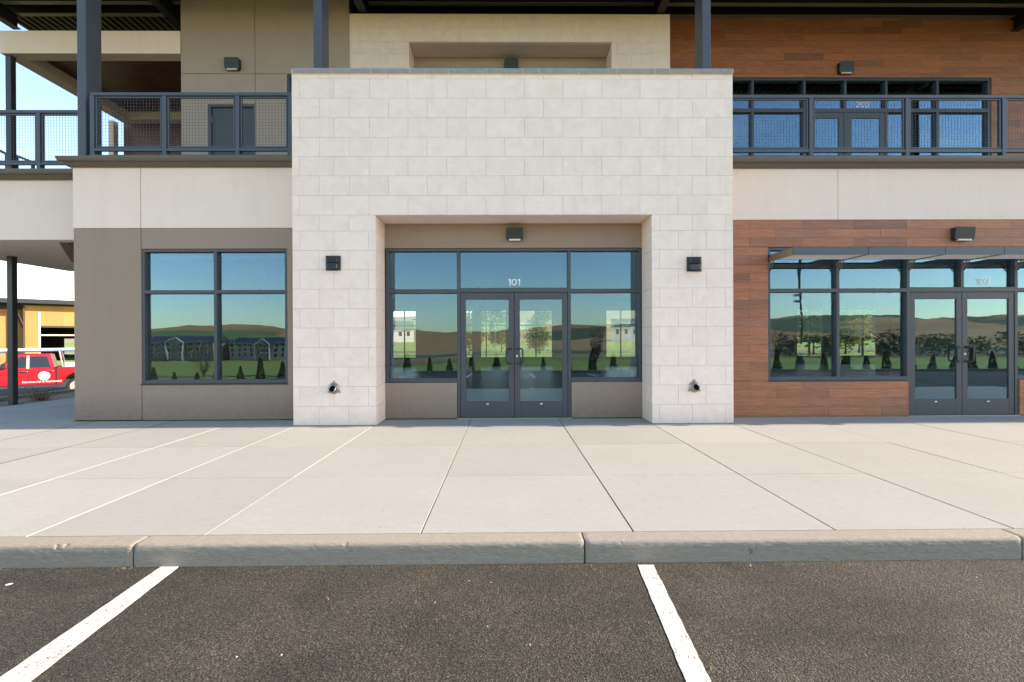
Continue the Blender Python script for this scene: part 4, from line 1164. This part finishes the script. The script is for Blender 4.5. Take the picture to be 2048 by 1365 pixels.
bx('wall_frame', DWD, ob, tO, 9, .031, .18, z1_-.12, H_-.1); bx('wall_frame', DWD, ob, -9, tO, .60, .7, 0, H_-.3)
bx('side_wall', DWD, ob, tO-.15, tO, .05, 7, 0, H_-.3); bx('back_wall', DWD, ob, tO, tO+1.6, 6.8, 6.95, 0, H_-.6); bx('back_wall', DWD, ob, tO, 9, 6.8, 6.95, z1_-.9, H_-.6)
bx('side_wall', OSB, ob, 8.9, 9, .2, 7, 0, H_-.3)
bx('white_tape', WPN, ob, tO-.10, tO+.0, -.012, -.002, z1_-1.6, zw(80, 625))
bx('door_track', WPN, ob, tO, 9, .5, .56, zw(100, 672), zw(100, 669.5))
b = bx('roof', pmat('roof_felt', (.10, .10, .11), .9, .1), ob, -10, 10, -.75, 8, H_, H_+.14)
bx('roof_fascia', M['frame_d'], ob, -10, 10, -.79, -.751, H_-.14, H_+.16)
x = -9.6
while x < 9.6: bx('rafter_tail', DWD, ob, x, x+.05, -.74, .0, H_-.16, H_-.002); x += .61
bx('timber_post', DWD, ob, tw(46), tw(50), -.25, -.10, 0, H_-.16)
MB().bar((tw(33), .3, zw(33, 625)), (tw(46), .0, zw(44, 655)), .12).build('diagonal_shadow_bar', DWD, ob)  # dark bar added where a diagonal shadow crosses the wood sheets
ob.location = Vector((P0.x, P0.y, zg)); ob.rotation_euler.z = th

# ================================================================== PLANTS
ONES = 'first second third fourth fifth sixth seventh eighth ninth tenth eleventh twelfth thirteenth fourteenth fifteenth sixteenth seventeenth eighteenth nineteenth twentieth'.split()
def nth(k):
    return ONES[k] if k < 20 else {2: 'twenty', 3: 'thirty', 4: 'forty', 5: 'fifty'}[(k+1)//10]+('-'+ONES[(k+1) % 10-1] if (k+1) % 10 else 'th')
def leaf_cloud(b, pts, size, flat=.5):
    for c in pts:
        a = random.uniform(0, 6.28); e = random.uniform(-.9, .9); s_ = size*random.uniform(.6, 1.3)
        u = Vector((math.cos(a), math.sin(a), e*.5)).normalized(); v_ = u.cross(Vector((random.uniform(-1, 1), random.uniform(-1, 1), random.uniform(-.4, 1)))).normalized()
        b.add([c-u*s_, c+v_*s_*flat, c+u*s_, c-v_*s_*flat], [(0, 1, 2, 3)])
LEAF = dict(green=leaf_mat('green_leaves', (.05, .10, .018), (.12, .19, .04)), yellow=leaf_mat('yellow_green_leaves', (.13, .17, .03), (.26, .27, .06)),
            dark=leaf_mat('dark_green_leaves', (.018, .045, .016), (.045, .085, .025)), plum=leaf_mat('plum_leaves', (.035, .014, .014), (.085, .03, .025)))
BARK = pmat('bark', (.10, .075, .055), .95, .25, 10)
def tree_mesh(h, rad, nleaf, lsize, seed, trunk_h=.3, r0=.12, airy=.75):
    st = random.getstate(); random.seed(seed)
    tb = MB(); tb.tube([(0, 0, 0), (random.uniform(-.1, .1), 0, h*trunk_h), (0, random.uniform(-.15, .15), h*.75)], r0, 8, r0*.3)
    cl = []
    for i in range(18):
        a = i*2.4+random.uniform(-.4, .4); zz = h*(trunk_h+.1+(.9-trunk_h)*random.random())
        rr = rad*airy*math.sqrt(max(.05, 1-((zz/h-.62)/.42)**2))*random.uniform(.45, 1)
        c = Vector((rr*math.cos(a), rr*math.sin(a), zz)); cl.append(c)
        tb.tube([(0, 0, max(h*trunk_h*.8, zz-rr*.9)), c*.6+Vector((0, 0, zz*.4-.05*h)), c], r0*.3, 5, .012)
    lb = MB(); pts = []
    for i in range(nleaf):
        c = random.choice(cl); d = Vector((random.gauss(0, 1), random.gauss(0, 1), random.gauss(0, .8)))*rad*.2
        pts.append(c+d)
    leaf_cloud(lb, pts, lsize)
    random.setstate(st)
    return tb, lb
def plant(name, tb, lb, leafm, places, labels, cat, group):
    """build one, copy the rest"""
    first = None
    for k, (x, y, z, s_) in enumerate(places):
        if first is None:
            r = empty(name, (0, 0, 0)); tb.build('trunk', BARK, r, fix=False); lb.build('crown', leafm, r, fix=False); first = r
        else:
            r = first.copy(); COL.objects.link(r)
            for ch in first.children:
                c_ = ch.copy(); COL.objects.link(c_); c_.parent = r
        r.location = (x, y, z); r.scale = (s_, s_, s_*random.uniform(.92, 1.1)); r.rotation_euler.z = random.uniform(0, 6.28)
        tag(r, labels if isinstance(labels, str) else labels[k], cat, group)
# conical evergreens along the far side of the lot (seen mirrored in the glass)
tb = MB().tube([(0, 0, 0), (0, 0, .5)], .03, 6, .015); lb = MB(); pts = []
for i in range(1100):
    zz = random.random()**1.25; rr = .235*(1-zz)**.62*(.7+.3*min(1, zz*7))*random.uniform(.72, 1.08); a = random.uniform(0, 6.28)
    pts.append(Vector((rr*math.cos(a), rr*math.sin(a), .04+zz*1.06)))
leaf_cloud(lb, pts, .05)
EVY = -9.9
pl = []; x = -21.0
while x < 29:
    pl.append((x, EVY+random.uniform(-.15, .15), zground(x, EVY)+.03, random.uniform(.72, 1.12))); x += random.uniform(.95, 1.4)
plant('conical_evergreen', tb, lb, LEAF['dark'], pl, [nth(k)+' young conical evergreen from the left in the row across the lot' for k in range(len(pl))], 'evergreen shrub', 'row of conical evergreens across the lot')
sheet('mulch_bed', steps(-30, 34, 32), [-10.7, -10.3, -9.9, -9.5, -9.16], lambda x, y: zground(x, y)+.035+.02*random.random(), M['mulch'])
b = MB()
for x in steps(-40, 44, 42)[:-1]:
    za, zb2 = zlot(x, -9), zlot(x+2, -9)
    b.add([(x,-9.15,za-.5),(x+2,-9.15,zb2-.5),(x+2,-9,zb2-.5),(x,-9,za-.5),(x,-9.15,za+.13),(x+2,-9.15,zb2+.13),(x+2,-9,zb2+.13),(x,-9,za+.13)],
          [(3,2,1,0),(4,5,6,7),(0,1,5,4),(1,2,6,5),(2,3,7,6),(3,0,4,7)])
b.build('kerb', M['kerb'], fix=False)['kind'] = 'structure'
# far bay lines
for k, x in enumerate([-17, -14.2, -11.4, -4.6, -1.7, 1.2, 4.1, 12.4, 15.2, 18, 20.8]):
    b = MB(); n = 8
    for i in range(n+1):
        y = -8.6+i*.6; b.v += [(x-.05, y, zlot(x, y)+.005), (x+.05, y, zlot(x, y)+.005)]
    for i in range(n): b.f.append((2*i, 2*i+1, 2*i+3, 2*i+2)); b.mi.append(0)
    tag(b.build('parking_stripe', M['paint'], fix=False), nth(k)+' white bay line from the left on the far side of the lot', 'parking stripe', 'bay lines on the far side of the lot')
# plum trees
tb = MB(); tb.tube([(0, 0, 0), (.01, 0, .75)], .03, 7, .024); lb = MB(); pts = []
for i in range(26):
    a = i*2.4; tip = Vector((math.cos(a)*random.uniform(.18, .62), math.sin(a)*random.uniform(.18, .62), random.uniform(1.5, 2.55)))
    st_ = Vector((0, 0, random.uniform(.55, .95))); mid = st_.lerp(tip, .45)+Vector((tip.x*.12, tip.y*.12, -.05))
    tb.tube([st_, mid, tip], .012, 5, .004)
    for k in range(20):
        u_ = random.uniform(.22, 1.02); q_ = st_.lerp(mid, u_*2) if u_ < .5 else mid.lerp(tip, u_*2-1)
        pts.append(q_+Vector((random.gauss(0, .05), random.gauss(0, .05), random.gauss(0, .05))))
leaf_cloud(lb, pts, .045)
plant('plum_tree', tb, lb, LEAF['plum'], [(x, -10.4, zground(x, -10.4), s_) for x, s_ in ((4.95, 1.15), (15.0, .95), (-16.5, .8))],
      ['dark leaved young tree mirrored in the pane right of doors 101', 'dark leaved young tree mirrored in the first pane left of doors 102', 'small dark leaved young tree across the lot to the left'], 'tree', 'plum trees across the lot')
# lamp post
lp = empty('lot_lamp_post', (15.9, -9.8, zground(15.9, -9.8)), None, 'tall black lot lamp post mirrored in the window left of doors 102', 'lamp post')
zz = zground(15.9, -9.8)
MB().tube([(15.9, -9.8, zz), (15.9, -9.8, zz+7.6)], .065, 10).build('pole', M['lampm'], lp)
MB().tube([(15.9, -9.8, zz), (15.9, -9.8, zz+.5)], .24, 16).build('base', M['kerb'], lp)
for z_, s_ in ((zz+4.1, 1), (zz+3.75, 1)): MB().box(15.45, 15.85, -9.9, -9.6, z_, z_+.12).build('floodlight', M['alum'], lp, bevel=.02)
MB().box(15.3, 16.5, -9.95, -9.65, zz+7.6, zz+7.72).build('lamp_head', M['lampm'], lp)

# ---- behind the building: lawn, road, trees, hill
sheet('lawn', steps(-34, 60, 12), steps(27.3, 58, 6), lambda x, y: -.08, M['lawn'])
sheet('road', steps(-60, 120, 4), [58, 66], lambda x, y: -.06, M['kerb'])
sheet('meadow', steps(-120, 160, 14), steps(66, 150, 6), lambda x, y: -.05+(y-66)*.01, M['lawn'])
def hillz(y, y0, y1, h): t_ = min(1, max(0, (y-y0)/(y1-y0))); return h*t_*t_*(3-2*t_)
sheet('rear_hill', steps(-500, 600, 22), steps(140, 460, 8), lambda x, y: -1+hillz(y, 140, 450, 26+5*math.sin(x*.011)), M['dry'])
t1 = tree_mesh(7.5, 2.6, 4200, .21, 11, .08); t2 = tree_mesh(9, 3.0, 4800, .23, 12, .08)
plant('broadleaf_tree', *t1, LEAF['yellow'], [(-3.4, 47, -.05, .8), (3.2, 50, -.05, .72), (30.5, 46, -.05, .9), (49, 57, -.05, .8)],
      ['yellow green tree seen through the left leaf of doors 101', 'yellow green tree seen through the right leaf of doors 101', 'yellow green tree seen through the second window of unit 102', 'yellow green tree seen through doors 102'], 'tree', 'trees behind the building')
plant('shade_tree', *t2, LEAF['green'], [(-.6, 60, -.05, .75), (27.0, 45, -.05, .9), (34.5, 50, -.05, 1.0), (-9, 64, -.05, .8)],
      ['green tree seen between the yellow trees through doors 101', 'green tree seen through the first window of unit 102', 'large green tree seen beside the doors of unit 102', 'green tree beyond the lawn at the far left'], 'tree', 'trees behind the building')
def house(x, y, w_, d_, h_, ang, label):
    r = empty('white_house', (0, 0, 0), None, label, 'house', 'white houses beyond the lawn')
    MB().box(-w_/2, w_/2, -d_/2, d_/2, -1, h_).prism([(-d_/2, h_+.001), (d_/2, h_+.001), (0, h_+d_*.32)], -w_/2, w_/2, 'x').build('wall', WPN, r)
    for s_ in (-1, 1):
        MB().add([(-w_/2-.3, s_*(d_/2+.4), h_-.2), (w_/2+.3, s_*(d_/2+.4), h_-.2), (w_/2+.3, 0, h_+d_*.34), (-w_/2-.3, 0, h_+d_*.34),
                  (-w_/2-.3, s_*(d_/2+.4), h_-.05), (w_/2+.3, s_*(d_/2+.4), h_-.05), (w_/2+.3, 0, h_+d_*.34+.15), (-w_/2-.3, 0, h_+d_*.34+.15)],
                 [(0,1,2,3),(7,6,5,4),(0,4,5,1),(1,5,6,2),(2,6,7,3),(3,7,4,0)]).build('roof', DWD, r)
    for i in range(3): bx('window', TGL, r, -w_/2+w_*(.2+.3*i)-.5, -w_/2+w_*(.2+.3*i)+.5, -d_/2-.03, -d_/2+.02, h_*.45, h_*.8)
    r.location = (x, y, .9); r.rotation_euler.z = ang
house(-37, 178, 9, 8, 4.2, .3, 'white house beyond the lawn seen through the left sidelight')
house(43, 185, 10, 8, 5, -.2, 'white house beyond the lawn seen through the right sidelight')

# ---- across the lot: hills, buildings, woods (all seen mirrored in the glass)
FIELD = None
mt, t, p_ = base_mat('ploughed_hill')
v = coords(t, (1, 1.6, 3), world=True)
c = ramp(t, noise(t, v, .006, 7, .6, .4), [(.3, (.44, .17, .055)), (.5, (.60, .25, .085)), (.7, (.66, .36, .14))])
c = mixc(t, c, (.055, .085, .024), ramp(t, noise(t, coords(t, (1, 1, 1), world=True), .0042, 3, .5), [(.52, (0, 0, 0)), (.56, (.9, .9, .9))]))
t.links.new(c, p_.inputs['Base Color']); p_.inputs['Roughness'].default_value = .95
HILL = mt
GREENH = pmat('green_hill', (.11, .17, .035), .95, .3, .01, world=True, detail=6)
mt, t, p_ = base_mat('crop_strips')
v = coords(t, world=True); sx_ = N(t, 'ShaderNodeSeparateXYZ'); t.links.new(v, sx_.inputs[0])
mr_ = N(t, 'ShaderNodeMapRange'); mr_.inputs[1].default_value = -120; mr_.inputs[2].default_value = -300
t.links.new(sx_.outputs[1], mr_.inputs[0])
nn_ = noise(t, v, .02, 6, .6); ad_ = N(t, 'ShaderNodeMath', operation='MULTIPLY_ADD'); ad_.inputs[1].default_value = .14
t.links.new(nn_, ad_.inputs[0]); t.links.new(mr_.outputs[0], ad_.inputs[2])
c = ramp(t, ad_.outputs[0], [(.08, (.34, .24, .08)), (.2, (.46, .20, .085)), (.33, (.40, .26, .12)), (.42, (.06, .10, .03)), (.55, (.07, .12, .03)), (.6, (.60, .26, .095)), (1, (.64, .29, .11))])
c = mixc(t, c, (.30, .17, .08), ramp(t, noise(t, v, .12, 6, .7), [(.5, (0, 0, 0)), (.65, (.7, .7, .7))]))
t.links.new(c, p_.inputs['Base Color']); p_.inputs['Roughness'].default_value = .95
BROWN = mt
cr_pts = [(-1500, 26), (-700, 17), (-520, 19), (-330, 21), (-160, 13), (0, 14), (115, 22), (250, 24), (420, 33), (560, 25), (650, 30), (900, 36), (1500, 30)]
def crest(x):
    for (a, za), (c_, zc_) in zip(cr_pts, cr_pts[1:]):
        if a <= x <= c_:
            t_ = (x-a)/(c_-a); t_ = t_*t_*(3-2*t_); return za+(zc_-za)*t_
    return 25
sheet('far_hill', steps(-1500, 1500, 240), [-1100, -900, -700, -600, -500, -400, -310, -260],
      lambda x, y: -6.4 + (crest(x)+6.4+1.5*math.sin(x*.031)+.8*math.sin(x*.083)+3*mnoise.noise(Vector((x*.012, 0, 2)))+1.5*mnoise.noise(Vector((x*.05, y*.01, 2))))*(hillz(-y, 250, 700, 1) if y > -705 else 1-.3*(-y-700)/400), HILL)
sheet('green_hill', steps(-520, -150, 20), [-520, -450, -380, -320, -250],
      lambda x, y: -6.5 + (15+2.5*math.sin(x*.02+1))*hillz(-y, 240, 460, 1)*(1 if y > -460 else .7)*max(0, min(1, (-140-x)/90)), GREENH)
sheet('brown_field', steps(-60, 260, 13), [-300, -240, -190, -150, -122], lambda x, y: zground(x, y)+.12+(.03*(-122-y) if x > -60 else 0)*min(1, max(0, (x+60)/60)), BROWN)
sheet('gravel_path', steps(-150, 20, 12), [-80, -75], lambda x, y: zground(x, y)+.15, M['kerb'])
def apartment(x0, x1, y, zb_, h, ngable, label, wallm):
    r = empty('apartment_building', ((x0+x1)/2, y, zb_), None, label, 'apartment building', 'apartment buildings mirrored in the left window')
    d = 14
    MB().box(x0, x1, y-d, y, zb_-1, zb_+h).build('wall', wallm, r)
    b = MB().prism([(y+1, zb_+h), (y-d-1, zb_+h), (y-d/2, zb_+h+2.6)], x0-.6, x1+.6, 'x'); b.build('roof', M['frame_d'], r)
    W_ = x1-x0
    for k in range(ngable):
        cx = x0+W_*(k+.5)/ngable
        g_ = empty('gable', (cx, y, zb_), r)
        MB().box(cx-3, cx+3, y+.01, y+1.4, zb_-1, zb_+h).prism([(cx-3, zb_+h), (cx+3, zb_+h), (cx, zb_+h+2)], y+.01, y+1.4, 'y').build('gable_wall', M['taupe'], g_)
        for s_ in (-1, 1):
            MB().bar((cx+s_*3.4, y+1.5, zb_+h-.2), (cx, y+1.5, zb_+h+2.2), .22).build('gable_trim', WPN, g_)
            MB().bar((cx+s_*2.9, y+1.5, zb_), (cx+s_*2.9, y+1.5, zb_+h), .2).build('corner_trim', WPN, g_)
    win_me = None; n = int(W_/2.4)
    for f_ in range(3):
        for i in range(n):
            cx = x0+1.2+i*2.4; z_ = zb_+.9+f_*h/3
            dy = 1.41 if min(abs(cx-(x0+W_*(k+.5)/ngable)) for k in range(ngable)) < 2.6 else .01
            bx('window_frame', WPN, r, cx-.65, cx+.65, y+dy, y+dy+.06, z_-.15, z_+1.55)
            bx('window', TGL, r, cx-.5, cx+.5, y+dy+.06, y+dy+.1, z_, z_+1.4)
apartment(-136, -110, -176, zground(0, -176), 6.0, 1, 'grey apartment building with white trimmed gables, left of the pair mirrored', M['taupe'])
apartment(-107, -80, -182, zground(0, -182), 5.6, 1, 'grey apartment building under construction, right of the pair mirrored', M['mortar'])
# wood far right
b = MB(); pts = []
for i in range(60):
    cx, cy = random.uniform(85, 190), random.uniform(-150, -125); hh = random.uniform(4, 8); zz = zground(0, cy)
    for k in range(260):
        pts.append(Vector((cx+random.gauss(0, 1.6), cy+random.gauss(0, 1.5), zz+hh*random.random()**.7)))
leaf_cloud(b, pts, .36)
tag(b.build('far_wood', LEAF['dark'], fix=False), kind='stuff')
print('planks', n1, n2)
